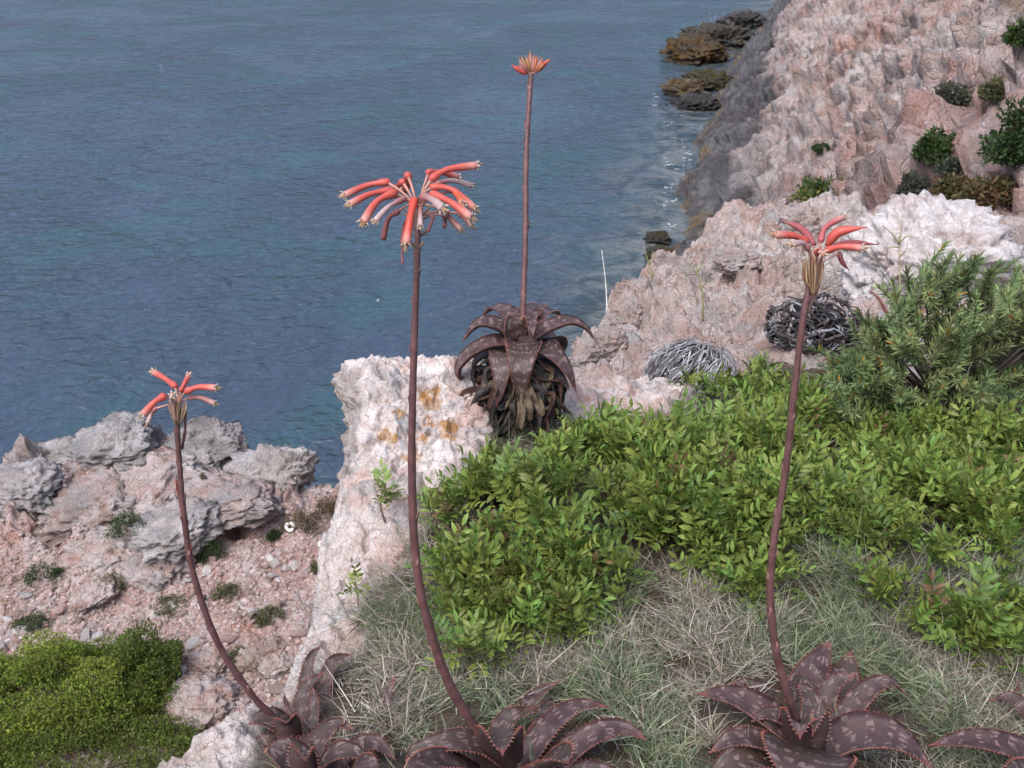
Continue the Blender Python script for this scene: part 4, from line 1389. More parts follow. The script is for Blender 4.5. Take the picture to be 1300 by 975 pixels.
def aloe_main():
    t0, th = 1.31, 1.06
    mp = zmap(540, 840, 4.333)
    c = at(*mp((440, 540)), t0)
    root = thing('aloe', 'spotted aloe whose tall stalk carries the fullest coral flower head', 'aloe', at(632, 958, 1.36))
    sp = [
        ([(400, 680, .02), (395, 520, -.0), (405, 425, -.04), (415, 430, -.09), (425, 520, -.12)], 290, {'chan': .25}),
        ([(470, 640, .0), (560, 520, .02), (700, 340, .05), (850, 240, .08), (1018, 250, .08)], 165, {}),
        ([(640, 640, .0), (800, 500, .02), (950, 400, .02), (1090, 370, .02), (1222, 432, .0)], 190, {}),
        ([(500, 480, .08), (540, 320, .12), (600, 190, .16), (745, 102, .18)], 125, {}),
        ([(430, 560, .02), (420, 400, .06), (480, 290, .08), (612, 242, .06)], 150, {}),
        ([(580, 560, .06), (600, 420, .10), (620, 320, .13), (632, 245, .15)], 150, {}),
        ([(400, 540, .0), (280, 460, -.02), (120, 450, -.04), (-60, 500, -.04), (-110, 540, -.03)], 170, {}),
        ([(540, 680, -.02), (640, 570, -.06), (740, 520, -.10), (790, 560, -.13)], 260, {}),
        ([(330, 640, -.02), (150, 560, -.07), (-20, 570, -.12), (-120, 620, -.14)], 200, {}),
        ([(400, 540, .06), (340, 420, .09), (290, 350, .12), (230, 330, .15)], 160, {}),
        ([(560, 540, .05), (640, 330, .10), (680, 240, .13), (735, 235, .14)], 100, {}),
        ([(640, 720, -.02), (850, 640, -.02), (1000, 640, -.03), (1100, 700, -.03)], 200, {}),
    ]
    leaves_from(root, sp, mp, 4.333, t0, c)
    stalk(root, [at(628, 965, 1.33), at(612, 936, 1.30), at(572, 872, 1.25), at(541, 782, 1.20), at(527, 700, 1.17), at(523, 600, 1.14), at(524, 500, 1.11), at(527, 400, 1.085), at(530, 310, th), at(529, 262, th - .005)], 8.2 * 1.3 / FPX, 4.6 * th / FPX, 12, 5)
    mz = zmap(420, 190, 6.5)
    K, Pk, Wl = CORAL, PINKP, WILT
    fl = [
        ([(490, 262), (300, 295), (112, 378)], (.01, .01, .0), K, 'open', 1.0),
        ([(520, 330), (330, 365), (155, 450)], (-.0, -.01, -.02), K * .97, 'open', .95),
        ([(545, 345), (380, 430), (268, 600)], (-.015, -.03, -.05), K * 1.03, 'open', 1.1),
        ([(620, 400), (480, 470), (365, 590)], (-.02, -.045, -.06), Pk, 'pale', .8),
        ([(565, 505), (475, 570), (432, 740)], (.0, .01, .02), Wl, 'wilt', .8),
        ([(692, 400), (655, 560), (622, 780)], (-.03, -.055, -.06), K * np.array([1.05, .8, .7]), 'open', 1.15),
        ([(634, 205), (640, 260), (610, 330)], (.01, .03, .05), K * .95, 'open', 1.1),
        ([(600, 262), (555, 300), (520, 380)], (.01, .03, .05), K * .9, 'open', 1.0),
        ([(815, 250), (960, 165), (1205, 130)], (.0, .01, .02), K, 'open', 1.05),
        ([(790, 190), (900, 185), (1050, 225)], (.02, .04, .06), K * .9, 'open', .9),
        ([(860, 290), (1000, 255), (1165, 298)], (.02, .03, .04), Pk, 'pale', .8),
        ([(815, 305), (1000, 330), (1190, 488)], (.0, .0, .0), K * 1.05, 'open', 1.0),
        ([(820, 360), (980, 430), (1160, 560)], (-.02, -.035, -.045), K * 1.05, 'open', 1.1),
        ([(750, 385), (840, 415), (930, 490)], (-.03, -.07, -.09), Pk * 1.05, 'pale', 1.1),
        ([(930, 500), (985, 570), (1075, 660)], (.0, .01, .01), Pk * .95, 'open', .9),
        ([(735, 470), (738, 550), (738, 635)], (-.03, -.05, -.06), Pk, 'pale', .75),
        ([(930, 540), (945, 590), (935, 645)], (.02, .03, .03), Wl, 'wilt', .6),
        ([(1060, 520), (1110, 570), (1160, 622)], (.01, .01, .01), Pk, 'open', .9),
        ([(1010, 330), (1060, 400), (1085, 450)], (.01, -.01, -.02), K * np.array([1.1, 1.2, .6]), 'open', .95),
        ([(592, 760), (588, 850), (592, 945)], (-.01, -.01, -.01), Wl, 'wilt', .35),
        ([(640, 560), (600, 640), (585, 790)], (.02, .03, .03), Wl * 1.1, 'wilt', .5),
        ([(850, 540), (830, 600), (800, 680)], (-.01, -.01, -.01), Wl * 1.2, 'wilt', .5),
    ]
    base = at(*mz((715, 560)), th)
    top = at(*mz((715, 430)), th)
    rr = np.random.default_rng(6)
    head_from(root, mz, 6.5, th, fl, lambda p: base + (top - base) * rr.random(), 8.4)
    # dry bracts and pods under the head
    for k in range(12):
        y = rr.uniform(560, 860)
        sx = rr.choice([-1, 1])
        a = (720, y)
        L = rr.uniform(60, 150)
        b = (720 + sx * L * .6, y - L * .5)
        d = (720 + sx * L * rr.uniform(.6, 1.1), y - L * rr.uniform(.3, 1.1))
        dt = rr.uniform(-.02, .02)
        P = [at(*mz(a), th), at(*mz(b), th + dt), at(*mz(d), th + dt)]
        flower(root, P, 1.5 * th / FPX, np.array([0.30, 0.19, 0.12]), 'bud', None, name='dry_bract')
aloe_main()

def dry_bundle(root, mz, th, n, x0, x1, ytop, ybot, seed, wpx, cols):
    r = np.random.default_rng(seed)
    xc = (x0 + x1) / 2
    for k in range(n):
        f = (k + .5) / n * 2 - 1
        f = 2 * ((k * 0.618) % 1) - 1
        dt = r.uniform(-.016, -.004) if k % 3 else r.uniform(0, .012)
        a = (xc + f * (x1 - x0) * .12, ybot + r.uniform(-60, 30))
        b = (xc + f * (x1 - x0) * .42 + r.normal() * 6, (ytop + ybot) / 2 + r.normal() * 40)
        d = (xc + f * (x1 - x0) * .42, ytop + abs(f) * 60 + r.normal() * 30)
        P = [at(*mz(a), th + dt * .5), at(*mz(b), th + dt), at(*mz(d), th + dt)]
        flower(root, P, wpx * r.uniform(.7, 1.2) * th / FPX, np.array(cols[k % len(cols)]), 'bud', None, name='dry_bract')

def aloe_right():
    t0, th = 1.38, 1.17
    mp = zmap(860, 800, 2.955)
    c = at(*mp((480, 420)), t0)
    root = thing('aloe', 'broad spotted aloe rosette whose leaning stalk bears a sparse coral flower head', 'aloe', at(1018, 935, 1.43))
    sp = [
        ([(430, 400, .0), (330, 320, .01), (210, 255, .02), (72, 238, .02)], 165, {}),
        ([(430, 320, .06), (340, 255, .09), (270, 215, .11), (202, 192, .12)], 120, {}),
        ([(470, 330, .06), (485, 210, .10), (530, 120, .13), (575, 42, .15)], 150, {}),
        ([(570, 380, .07), (600, 260, .11), (630, 170, .14), (655, 75, .17)], 170, {}),
        ([(520, 400, .02), (545, 300, .05), (590, 200, .07), (670, 165, .07)], 95, {}),
        ([(560, 430, .0), (640, 320, .03), (720, 225, .05), (800, 195, .05), (862, 245, .04)], 100, {}),
        ([(430, 480, -.02), (320, 425, -.04), (210, 410, -.05), (118, 462, -.05)], 120, {}),
        ([(440, 390, .0), (390, 335, -.0), (330, 318, -.0), (275, 345, -.01)], 90, {}),
        ([(450, 470, -.0), (445, 390, -.02), (450, 350, -.04), (455, 352, -.07), (460, 410, -.09)], 150, {'chan': .28}),
        ([(520, 440, -.02), (540, 350, -.03), (530, 315, -.04), (505, 400, -.07)], 60, {}),
        ([(560, 460, -.02), (680, 400, -.03), (830, 415, -.05), (960, 520, -.06)], 210, {}),
        ([(490, 440, -.03), (485, 470, -.08), (470, 540, -.12), (450, 620, -.14)], 330, {'chan': .06}),
        ([(400, 500, -.03), (290, 480, -.06), (200, 500, -.07), (120, 550, -.07)], 150, {}),
        ([(580, 410, .03), (660, 370, .06), (720, 350, .08), (790, 350, .09)], 130, {}),
        ([(500, 360, .03), (510, 300, .04), (490, 240, .06), (450, 200, .08)], 100, {}),
    ]
    leaves_from(root, sp, mp, 2.955, t0, c)
    stalk(root, [at(1012, 915, 1.39), at(1003, 890, 1.37), at(986, 830, 1.34), at(978, 760, 1.31), at(982, 690, 1.28), at(997, 600, 1.25), at(1008, 500, 1.21), at(1018, 415, 1.18), at(1027, 365, th), at(1033, 345, th)], 7.0 * 1.35 / FPX, 4.8 * th / FPX, 11, 8)
    mz = zmap(960, 260, 7.62)
    K, Pk = CORAL, PINKP
    dk = np.array([0.33, 0.085, 0.085])
    fl = [
        ([(500, 360), (370, 300), (180, 290)], (-.01, -.02, -.03), K, 'open', 1.1),
        ([(505, 430), (450, 368), (350, 382)], (-.02, -.03, -.04), Pk, 'pale', .9),
        ([(562, 385), (440, 235), (240, 150)], (.0, .02, .03), dk * 1.15, 'bud', .95),
        ([(620, 365), (670, 220), (842, 118)], (.0, .01, .02), dk * 1.45, 'open', .9),
        ([(685, 395), (800, 265), (1075, 215)], (-.01, -.02, -.03), K, 'bud', 1.2),
        ([(670, 445), (830, 405), (1020, 418)], (-.02, -.035, -.04), K * 1.05, 'open', 1.0),
        ([(720, 400), (930, 370), (1185, 385)], (.02, .03, .03), dk, 'bud', .8),
        ([(800, 450), (830, 550), (905, 640)], (.0, .0, .0), dk * .7, 'bud', .6),
        ([(590, 470), (620, 440), (650, 470)], (-.03, -.045, -.06), K * .9, 'open', 1.0),
    ]
    base = at(*mz((565, 640)), th)
    head_from(root, mz, 7.62, th, fl, lambda p: base, 8.2)
    dry_bundle(root, mz, th, 34, 425, 670, 470, 850, 12, 1.15, [(0.36, 0.22, 0.11), (0.28, 0.13, 0.08), (0.42, 0.28, 0.15), (0.22, 0.12, 0.07)])
    # short dried side branch behind the head
    V, F = tube_arrays(catmull([at(1022, 402, th + .02), at(1032, 380, th + .02), at(1040, 355, th + .02)], 8) - np.array(root.location), 3.0 * th / FPX, 7)
    obj('side_branch', mesh_np('side_branch', V, F, True, np.tile([0.25, 0.14, 0.10], (len(V), 1))), M['stalk'], root)
aloe_right()

def aloe_left():
    t0, th = 1.47, 1.28
    mp = zmap(300, 820, 3.824)
    c = at(*mp((260, 420)), t0)
    root = thing('aloe', 'aloe at the rocky edge with upright leaves and a sharply curved flower stalk', 'aloe', at(368, 925, 1.53))
    sp = [
        ([(250, 430, .0), (180, 370, -.01), (120, 355, -.01), (55, 380, -.01)], 150, {}),
        ([(250, 460, .0), (170, 455, -.02), (90, 490, -.02), (42, 560, -.02)], 75, {}),
        ([(320, 420, .05), (315, 300, .08), (345, 190, .10), (425, 128, .10)], 90, {}),
        ([(330, 400, .10), (335, 200, .15), (360, 60, .17), (415, -5, .17)], 75, {}),
        ([(430, 420, .08), (420, 300, .11), (430, 210, .13), (470, 160, .14)], 105, {}),
        ([(420, 260, .16), (450, 110, .18), (490, 55, .18), (560, 40, .17)], 70, {}),
        ([(330, 400, .0), (270, 320, .0), (240, 270, .0), (232, 232, .0)], 30, {}),
        ([(370, 400, .03), (380, 280, .05), (372, 200, .06)], 60, {}),
        ([(260, 480, -.02), (250, 400, -.03), (240, 365, -.04), (250, 372, -.07)], 130, {'chan': .25}),
    ]
    leaves_from(root, sp, mp, 3.824, t0, c)
    stalk(root, [at(362, 925, 1.50), at(345, 908, 1.47), at(318, 880, 1.44), at(276, 815, 1.40), at(246, 730, 1.36), at(233, 650, 1.32), at(228, 590, 1.30), at(225, 540, th), at(228, 520, th)], 6.0 * 1.45 / FPX, 3.8 * th / FPX, 10, 9)
    stalk(root, [at(243, 700, 1.345), at(233, 660, 1.325), at(227, 630, 1.32), at(223, 608, 1.31)], 2.6 * 1.3 / FPX, 1.6 * 1.3 / FPX, 2, 10, 'side_branch', (0.30, 0.07, 0.05))
    stalk(root, [at(231, 570, 1.30), at(235, 545, 1.29), at(235, 520, 1.285)], 2.4 * 1.3 / FPX, 1.8 * 1.3 / FPX, 1, 11, 'side_branch')
    mz = zmap(160, 450, 9.286)
    K, Pk = CORAL, PINKP
    fl = [
        ([(595, 385), (460, 285), (330, 208)], (.0, .01, .02), K, 'open', 1.0),
        ([(470, 480), (330, 570), (208, 705)], (-.02, -.03, -.03), K * 1.05, 'open', 1.15),
        ([(345, 630), (300, 710), (255, 805)], (.0, .01, .01), Pk, 'pale', .8),
        ([(640, 440), (685, 350), (740, 245)], (-.0, .0, .01), K * .8, 'open', .85),
        ([(690, 445), (850, 385), (1060, 395)], (-.01, -.01, -.01), K * 1.05, 'open', 1.05),
        ([(735, 510), (880, 510), (1045, 575)], (-.0, .0, .0), Pk * 1.1, 'open', .85),
        ([(545, 560), (540, 520), (550, 480)], (-.02, -.03, -.04), np.array([0.6, 0.36, 0.3]), 'pale', .9),
    ]
    base = at(*mz((620, 600)), th)
    head_from(root, mz, 9.286, th, fl, lambda p: base, 7.4)
    dry_bundle(root, mz, th, 26, 490, 735, 490, 800, 13, 1.15, [(0.40, 0.20, 0.15), (0.34, 0.22, 0.12), (0.45, 0.27, 0.2)])
aloe_left()

def aloe_low():
    t0 = 1.33
    mp = zmap(300, 820, 3.824)
    c = at(*mp((440, 640)), t0)
    root = thing('aloe', 'stalkless aloe with arching red-edged leaves between two flowering aloes', 'aloe', at(420, 990, 1.36))
    sp = [
        ([(430, 640, .0), (380, 520, .03), (430, 420, .05), (500, 378, .06), (575, 410, .05)], 110, {}),
        ([(380, 660, .0), (310, 560, .02), (330, 470, .04), (400, 415, .06)], 120, {}),
        ([(360, 680, .0), (270, 560, .0), (200, 500, .0), (165, 480, .01)], 210, {}),
        ([(370, 680, -.02), (450, 550, -.02), (550, 515, -.03), (668, 562, -.03)], 150, {}),
        ([(470, 660, .02), (570, 510, .03), (680, 480, .02), (775, 555, .0)], 130, {}),
        ([(690, 560, .10), (715, 400, .13), (728, 280, .15), (772, 135, .17)], 75, {}),
        ([(740, 600, .08), (760, 480, .11), (770, 380, .12)], 90, {}),
        ([(650, 560, .08), (690, 440, .10), (740, 370, .11)], 60, {}),
        ([(900, 500, .10), (915, 430, .12), (950, 370, .13), (1040, 352, .13)], 80, {}),
        ([(500, 700, -.05), (560, 600, -.07), (640, 580, -.10), (700, 640, -.1)], 150, {}),
        ([(330, 700, -.03), (310, 560, -.05), (320, 510, -.06), (340, 560, -.1)], 140, {'chan': .25}),
    ]
    leaves_from(root, sp, mp, 3.824, t0, c)
aloe_low()

def aloe_corner():
    t0 = 1.36
    mp = zmap(860, 800, 2.955)
    c = at(*mp((1420, 500)), t0)
    root = thing('aloe', 'partly cut-off aloe with long pointed leaves reaching towards the broad rosette', 'aloe', at(1345, 965, 1.40))
    sp = [
        ([(1420, 520, .0), (1260, 450, -.0), (1100, 415, -.0), (942, 432, .0)], 140, {}),
        ([(1400, 430, .05), (1320, 320, .08), (1250, 255, .09), (1165, 268, .09)], 80, {}),
        ([(1420, 400, .08), (1370, 280, .12), (1310, 230, .14), (1270, 190, .15)], 110, {}),
        ([(1460, 420, .1), (1430, 280, .14), (1400, 180, .16)], 120, {}),
        ([(1480, 500, .0), (1600, 420, .02), (1700, 420, .03)], 120, {}),
        ([(1400, 560, -.06), (1300, 560, -.1), (1200, 600, -.12)], 160, {}),
    ]
    leaves_from(root, sp, mp, 2.955, t0, c)
aloe_corner()

# ------------------------------------------------------------------ shrub with pinnate leaves (bright green carpet)
def pinnate_mesh(seed):
    r = np.random.default_rng(seed)
    b = Batch()
    L = r.uniform(0.058, 0.080)
    npair = r.integers(3, 6)
    droop = r.uniform(-0.1, 0.25)
    def rach(t):
        return np.array([0, L * t, 0.012 * math.sin(t * 2.2) - droop * L * t * t])
    base = np.array([0.135, 0.195, 0.042]) if seed != 909 else np.array([0.13, 0.085, 0.04])
    b.add(*tube_arrays(np.array([rach(t) for t in np.linspace(0, 1, 5)]), 0.0007, 3), col=(0.13, 0.12, 0.03))
    spots = []
    for i in range(npair):
        t = 0.25 + 0.7 * i / npair
        for s in (-1, 1):
            spots.append((t + r.normal() * .02, s, r.uniform(50, 72)))
    spots.append((1.0, 1, 4))
    for t, s, ang in spots:
        o = rach(min(t, 1))
        a = math.radians(ang + r.normal() * 7) * s
        l = r.uniform(0.025, 0.034)
        w = l * r.uniform(0.28, 0.36)
        d = np.array([math.sin(a), math.cos(a), r.uniform(0.05, 0.45)])
        d /= np.linalg.norm(d)
        sd_ = np.cross(d, [0, 0, 1]); sd_ /= np.linalg.norm(sd_)
        u = np.cross(sd_, d)
        pts = [o]
        for f, k in ((0.18, .55), (0.45, 1.0), (0.75, .82)):
            cpt = o + d * l * f + u * l * (0.10 * math.sin(f * 3))
            pts += [cpt + sd_ * w * .5 * k + u * w * .16, cpt, cpt - sd_ * w * .5 * k + u * w * .16]
        pts.append(o + d * l * 1.0 - u * l * .02)
        F = [np.array([[0, 1, 2], [0, 2, 3], [7, 10, 8], [8, 10, 9]]), np.array([[1, 4, 5, 2], [2, 5, 6, 3], [4, 7, 8, 5], [5, 8, 9, 6]])]
        c = base * r.uniform(0.8, 1.25) + np.array([r.uniform(0, .03), 0.01, 0])
        b.add(np.array(pts), F, c)
    return b.mesh('leaf')

PIN = [pinnate_mesh(900 + i) for i in range(10)]      # the last one is a withered leaf
for m_ in PIN:
    m_.materials.append(M['leafy'])
len_poly = [(545, 640), (610, 610), (690, 590), (720, 545), (765, 560), (850, 545), (900, 475), (985, 465), (1040, 510), (1090, 540), (1200, 530), (1320, 550), (1320, 680), (1230, 700), (1110, 690), (1030, 680), (960, 720), (880, 735), (800, 725), (740, 755), (660, 775), (610, 820), (560, 810), (545, 700)]
len_wide = [(535, 640), (610, 600), (720, 540), (900, 470), (1040, 500), (1320, 545), (1320, 840), (1200, 830), (1120, 760), (1000, 745), (900, 770), (760, 790), (640, 840), (545, 840)]
shrub_c = [(620, 690, 'pinnate-leaved green shrub spilling over the pale ledge beside the fullest flower stalk'),
           (780, 620, 'bright green pinnate-leaved shrub in front of the aloe that overlooks the sea'),
           (940, 490, 'upper green pinnate-leaved shrub beside the pale ribbed cushion plant'),
           (900, 660, 'green pinnate-leaved shrub at the foot of which the dry grass begins'),
           (1090, 570, 'green pinnate-leaved shrub behind the leaning flower stalk'),
           (1240, 590, 'green pinnate-leaved shrub under the needle-leaved shrub'),
           (600, 780, 'low pinnate-leaved shrub in grass against the curve of the fullest flower stalk'),
           (760, 700, 'pinnate-leaved shrub with bare twigs showing between its leaves'),
           (1220, 730, 'loose pinnate-leaved shrub in dead grass above the partly cut-off aloe')]
DOWN = Vector((0, 0, -1))
def mean_ground(px, py):
    g = hit(px, py, (HILL,))
    return g[0] if g else None

def pin_leaf(root, pos, az, el, roll, sc, k):
    o = bpy.data.objects.new('leaf', PIN[k % len(PIN)])
    C.objects.link(o)
    o.parent = root
    o.location = Vector(pos) - root.location
    o.rotation_euler = (Matrix.Rotation(az, 3, 'Z') @ Matrix.Rotation(el, 3, 'X') @ Matrix.Rotation(roll, 3, 'Y')).to_euler()
    o.scale = (sc, sc, sc)
    return o

def lentisk():
    r = np.random.default_rng(77)
    roots, twigs, ins, cnt = [], [], [], []
    for px, py, lab in shrub_c:
        g = mean_ground(px, py)
        roots.append(thing('leafy_shrub', lab, 'shrub', g, 'pinnate-leaved shrubs on the hillside'))
        twigs.append(Batch())
        ins.append(Batch())
        cnt.append(0)
    cp = np.array([s[:2] for s in shrub_c], float)
    tries = sprigs = 0
    while sprigs < 560 and tries < 14000:
        tries += 1
        px, py = r.uniform(520, 1330), r.uniform(430, 845)
        q = (np.array([px]), np.array([py]))
        core = inpoly(*q, len_poly)[0]
        if not core and not (inpoly(*q, len_wide)[0] and r.random() < 0.42):
            continue
        edge = pldist(*q, len_poly, True)[0] if core else 8.0
        g = hit(px, py + 14, (HILL,))
        if g is None:
            continue
        p = np.array(g[0])
        gap = noise((p * 5.0)[None])[0] * .7 + noise((p * 13)[None])[0] * .4
        if gap < -0.04 or (not core and gap < 0.05):
            continue
        k = int(np.argmin(((cp - [px, py]) ** 2 * [1, 2]).sum(1) + r.normal(size=len(cp)) * 900))
        h = 0.035 + 0.075 * min(1, edge / 60) * (0.7 + 0.5 * noise((p * 4 + 3)[None])[0]) * r.uniform(.55, 1.15) 
        lean = r.normal(size=2) * 0.35 + np.array([0, -0.25])
        axis = np.array([lean[0], lean[1], 1.0]); axis /= np.linalg.norm(axis)
        tip = p + axis * h
        loc = np.array(roots[k].location)
        twigs[k].add(*tube_arrays(catmull([p - axis * .03, p + axis * h * .5 + r.normal(size=3) * .006, tip], 5) - loc, [.0018, .0016, .0013, .001, .0007], 4), col=(0.16, 0.11, 0.075))
        nl = r.integers(5, 8)
        a0 = r.uniform(0, 6.28)
        for j in range(nl):
            f = 1 - 0.55 * j / nl
            pos = p + axis * h * f
            az = a0 + j * 2.4
            el = R(58) - R(60) * j / nl + r.normal() * .2
            sc = r.uniform(.75, 1.15) * (0.75 + .25 * min(1, edge / 40))
            if cnt[k] < 295:
                pin_leaf(roots[k], pos, az, el, r.normal() * .4, sc, int(r.integers(0, 9)) if r.random() > .03 else 9)
                cnt[k] += 1
            else:
                src = PIN[int(r.integers(0, 9))]
                V = np.zeros(len(src.vertices) * 3, np.float32)
                src.vertices.foreach_get('co', V)
                A = np.array(Matrix.Rotation(az, 3, 'Z') @ Matrix.Rotation(el, 3, 'X') @ Matrix.Rotation(r.normal() * .4, 3, 'Y'))
                cc = np.zeros(len(src.vertices) * 4, np.float32)
                src.color_attributes['Col'].data.foreach_get('color', cc)
                key = src.name
                if key not in _fc:
                    _fc[key] = [np.array([list(f.vertices) for f in src.polygons if len(f.vertices) == n_]) for n_ in (3, 4)]
                ins[k].add((V.reshape(-1, 3) * sc) @ A.T + pos - loc, [f for f in _fc[key] if len(f)], cc.reshape(-1, 4)[:, :3] * r.uniform(.7, 1.25))
        sprigs += 1
    for k, root in enumerate(roots):
        if twigs[k].n:
            obj('twig', twigs[k].mesh('twig'), M['bark'], root)['kind'] = 'stuff'
        if ins[k].n:
            o = obj('foliage', ins[k].mesh('foliage'), M['foliage'], root)
            o['kind'] = 'stuff'
    # sprigs that stand alone
    for px, py, n, sc, lab in ((490, 628, 9, .8, 'small green sprig on a grey twig against the pale ledge'),
                               (455, 742, 5, .6, 'tiny leafy sprig low on the pale ledge'),
                               (582, 776, 12, .95, 'leafy green sprig over dry grass beside the fullest flower stalk'),
                               (600, 700, 10, 1., 'green sprig with open leaves at the lower edge of the shrubs'),
                               (1180, 705, 12, 1., 'yellow-green sprig standing in dry grass'),
                               (1225, 790, 14, 1.05, 'bright yellow-green sprig in the dark grass near the corner aloe'),
                               (1130, 690, 8, .9, 'sprig with reddish lower leaves in the dry grass'),
                               (940, 660, 10, 1., 'green sprig crossing the leaning flower stalk'),
                               (1270, 745, 9, .9, 'small leafy sprig in the grass below the shrubs')):
        g = hit(px, py + 30, (HILL,))
        if g is None:
            continue
        p = np.array(g[0])
        root = thing('leafy_sprig', lab, 'sprig', p, 'leafy sprigs')
        b = Batch()
        tip = at(px, py - 8, (p[1] * CP - (p[2] - CAMZ) * SP) - 0.03)
        for s in range(1):
            b.add(*tube_arrays(catmull([p - [0, 0, .02], (p + tip) / 2 + r.normal(size=3) * .01, tip + r.normal(size=3) * .008], 6) - p, [.0022, .002, .0018, .0014, .001, .0008], 5), col=(0.17, 0.13, 0.10))
        obj('twig', b.mesh('twig'), M['bark'], root)
        for j in range(n):
            f = r.uniform(.45, 1)
            pin_leaf(root, p + (tip - p) * f, r.uniform(0, 6.28), R(r.uniform(-5, 60)), r.normal() * .4, sc * r.uniform(.7, 1.1), int(r.integers(0, 9)))
_fc = {}
lentisk()

# ------------------------------------------------------------------ needle-leaved shrub
def needle_mesh(seed):
    r = np.random.default_rng(seed)
    b = Batch()
    L = r.uniform(0.10, 0.15)
    bend = r.normal(size=2) * 0.02
    ax = lambda t: np.array([bend[0] * t * t, bend[1] * t * t, L * t])
    b.add(*tube_arrays(np.array([ax(t) for t in np.linspace(0, 1, 6)]), np.linspace(.0022, .0009, 6), 5), col=(0.15, 0.11, 0.08))
    for k in range(58):
        t = 0.12 + 0.88 * (k / 58)
        az = k * 2.4 + r.normal() * .2
        el = R(r.uniform(25, 55) + 25 * t ** 3)
        d = np.array([math.cos(az) * math.cos(el), math.sin(az) * math.cos(el), math.sin(el)])
        l = r.uniform(.028, .042) * (1 - .25 * t)
        w = .0023
        s = np.cross(d, [0, 0, 1]); s /= np.linalg.norm(s)
        u = np.cross(s, d)
        o = ax(t)
        m = o + d * l * .55 + u * l * .05
        V = np.array([o - s * w * .5, o + s * w * .5, m + s * w + u * w * .3, m - u * w * .4, m - s * w + u * w * .3, o + d * l + u * l * .02])
        F = [np.array([[0, 1, 3], [1, 2, 3], [0, 3, 4], [4, 3, 5], [3, 2, 5]])]
        c = np.array([0.205, 0.265, 0.105]) * r.uniform(.7, 1.35) + (np.array([.05, .045, .03]) if r.random() < .25 else 0)
        if r.random() < .02:
            c = np.array([0.35, 0.18, 0.03])
        b.add(V, F, c)
    return b.mesh('sprig')

def rosemary():
    r = np.random.default_rng(5)
    ms = [needle_mesh(40 + i) for i in range(7)]
    for m in ms:
        m.materials.append(M['needle'])
    base = np.array(at(1220, 520, 2.62))
    root = thing('needle_shrub', 'upright green shrub with narrow needle leaves in front of the big whitish boulder', 'shrub', base)
    b = Batch()
    sk = [(1062, 450), (1085, 425), (1110, 395), (1140, 372), (1160, 350), (1185, 348), (1205, 322), (1235, 330), (1262, 345), (1290, 335), (1330, 345), (1370, 360)]
    tips = []
    for x, y in sk:
        for j in range(2):
            tips.append((x + r.normal() * 10, y + r.normal() * 8 + 6, 2.5 + r.normal() * .08))
    for k in range(250):
        x = r.uniform(1065, 1380)
        top = np.interp(x, [s[0] for s in sk], [s[1] for s in sk])
        y = top + 14 + (515 - top) * r.random() ** 1.2
        tips.append((x + r.normal() * 6, y, 2.30 + 0.30 * r.random()))
    for i, (x, y, t) in enumerate(tips):
        tip = np.array(at(x, y, t))
        d = tip - (base + np.array([r.normal() * .05, 0.05, -0.05]))
        d = d / np.linalg.norm(d) + np.array([r.normal() * .5, r.normal() * .35 - .3, .25])
        d /= np.linalg.norm(d)
        o = bpy.data.objects.new('sprig', ms[i % 7])
        C.objects.link(o)
        o.parent = root
        s = r.uniform(.8, 1.15)
        p0 = tip - d * .11 * s
        o.location = Vector(p0 - base)
        q = Vector(d).to_track_quat('Z', 'Y').to_matrix() @ Matrix.Rotation(r.uniform(0, 6.28), 3, 'Z')
        o.rotation_euler = q.to_euler()
        o.scale = (s, s, s)
        if i % 2 == 0:
            b.add(*tube_arrays(catmull([np.zeros(3) + r.normal(size=3) * .02, (p0 - base) * .5 + [0, 0.03, -.02], p0 - base], 6), np.linspace(.006, .002, 6), 5), col=(0.17, 0.135, 0.11))
    obj('branch', b.mesh('branch'), M['bark'], root)
rosemary()

# ------------------------------------------------------------------ dead cushions
def strips(name, label, cat, p, dims, n, cols, seed, length, width, flow, twist=0.0):
    """a dome covered by curving dead leaf strips"""
    r = np.random.default_rng(seed)
    root = thing(name, label, cat, p)
    dims = np.array(dims)
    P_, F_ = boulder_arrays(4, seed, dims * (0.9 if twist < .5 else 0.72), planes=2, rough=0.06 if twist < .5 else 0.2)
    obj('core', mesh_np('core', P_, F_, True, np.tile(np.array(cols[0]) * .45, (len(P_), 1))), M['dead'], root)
    b = Batch()
    for k in range(n):
        d = r.normal(size=3)
        d[2] = abs(d[2]) * .9 - .25
        d[1] = -abs(d[1]) * .8 + .3 * r.random()
        d /= np.linalg.norm(d)
        fl = np.array(flow) + r.normal(size=3) * twist
        pts = []
        q = d.copy()
        for s in range(6):
            pts.append(q * dims * (1.0 + (.05 + .22 * min(twist, 1)) * r.random() - .05 * (s in (0, 5))))
            t = fl - q * fl.dot(q)
            t /= np.linalg.norm(t) + 1e-6
            q = q + t * length / 5
            q /= np.linalg.norm(q)
        P = catmull(pts, 9)
        T = np.gradient(P, axis=0)
        N = P / dims
        s = np.cross(T, N)
        s /= np.linalg.norm(s, axis=1)[:, None] + 1e-9
        N /= np.linalg.norm(N, axis=1)[:, None]
        w = (width * r.uniform(.6, 1.2) * np.sin(np.linspace(.25, 2.9, 9)))[:, None]
        V = np.concatenate([P - s * w, P + N * w * .8, P + s * w, P - N * w * .3])
        m = 9
        F = []
        for i in range(m - 1):
            for a, c in ((0, 1), (1, 2), (2, 3), (3, 0)):
                F.append([a * m + i, c * m + i, c * m + i + 1, a * m + i + 1])
        b.add(V, np.array(F), np.array(cols[1 + k % (len(cols) - 1)]) * r.uniform(.6, 1.2))
    o = obj('dead_leaves', b.mesh('dead_leaves'), M['dead'], root)
    o['kind'] = 'stuff'
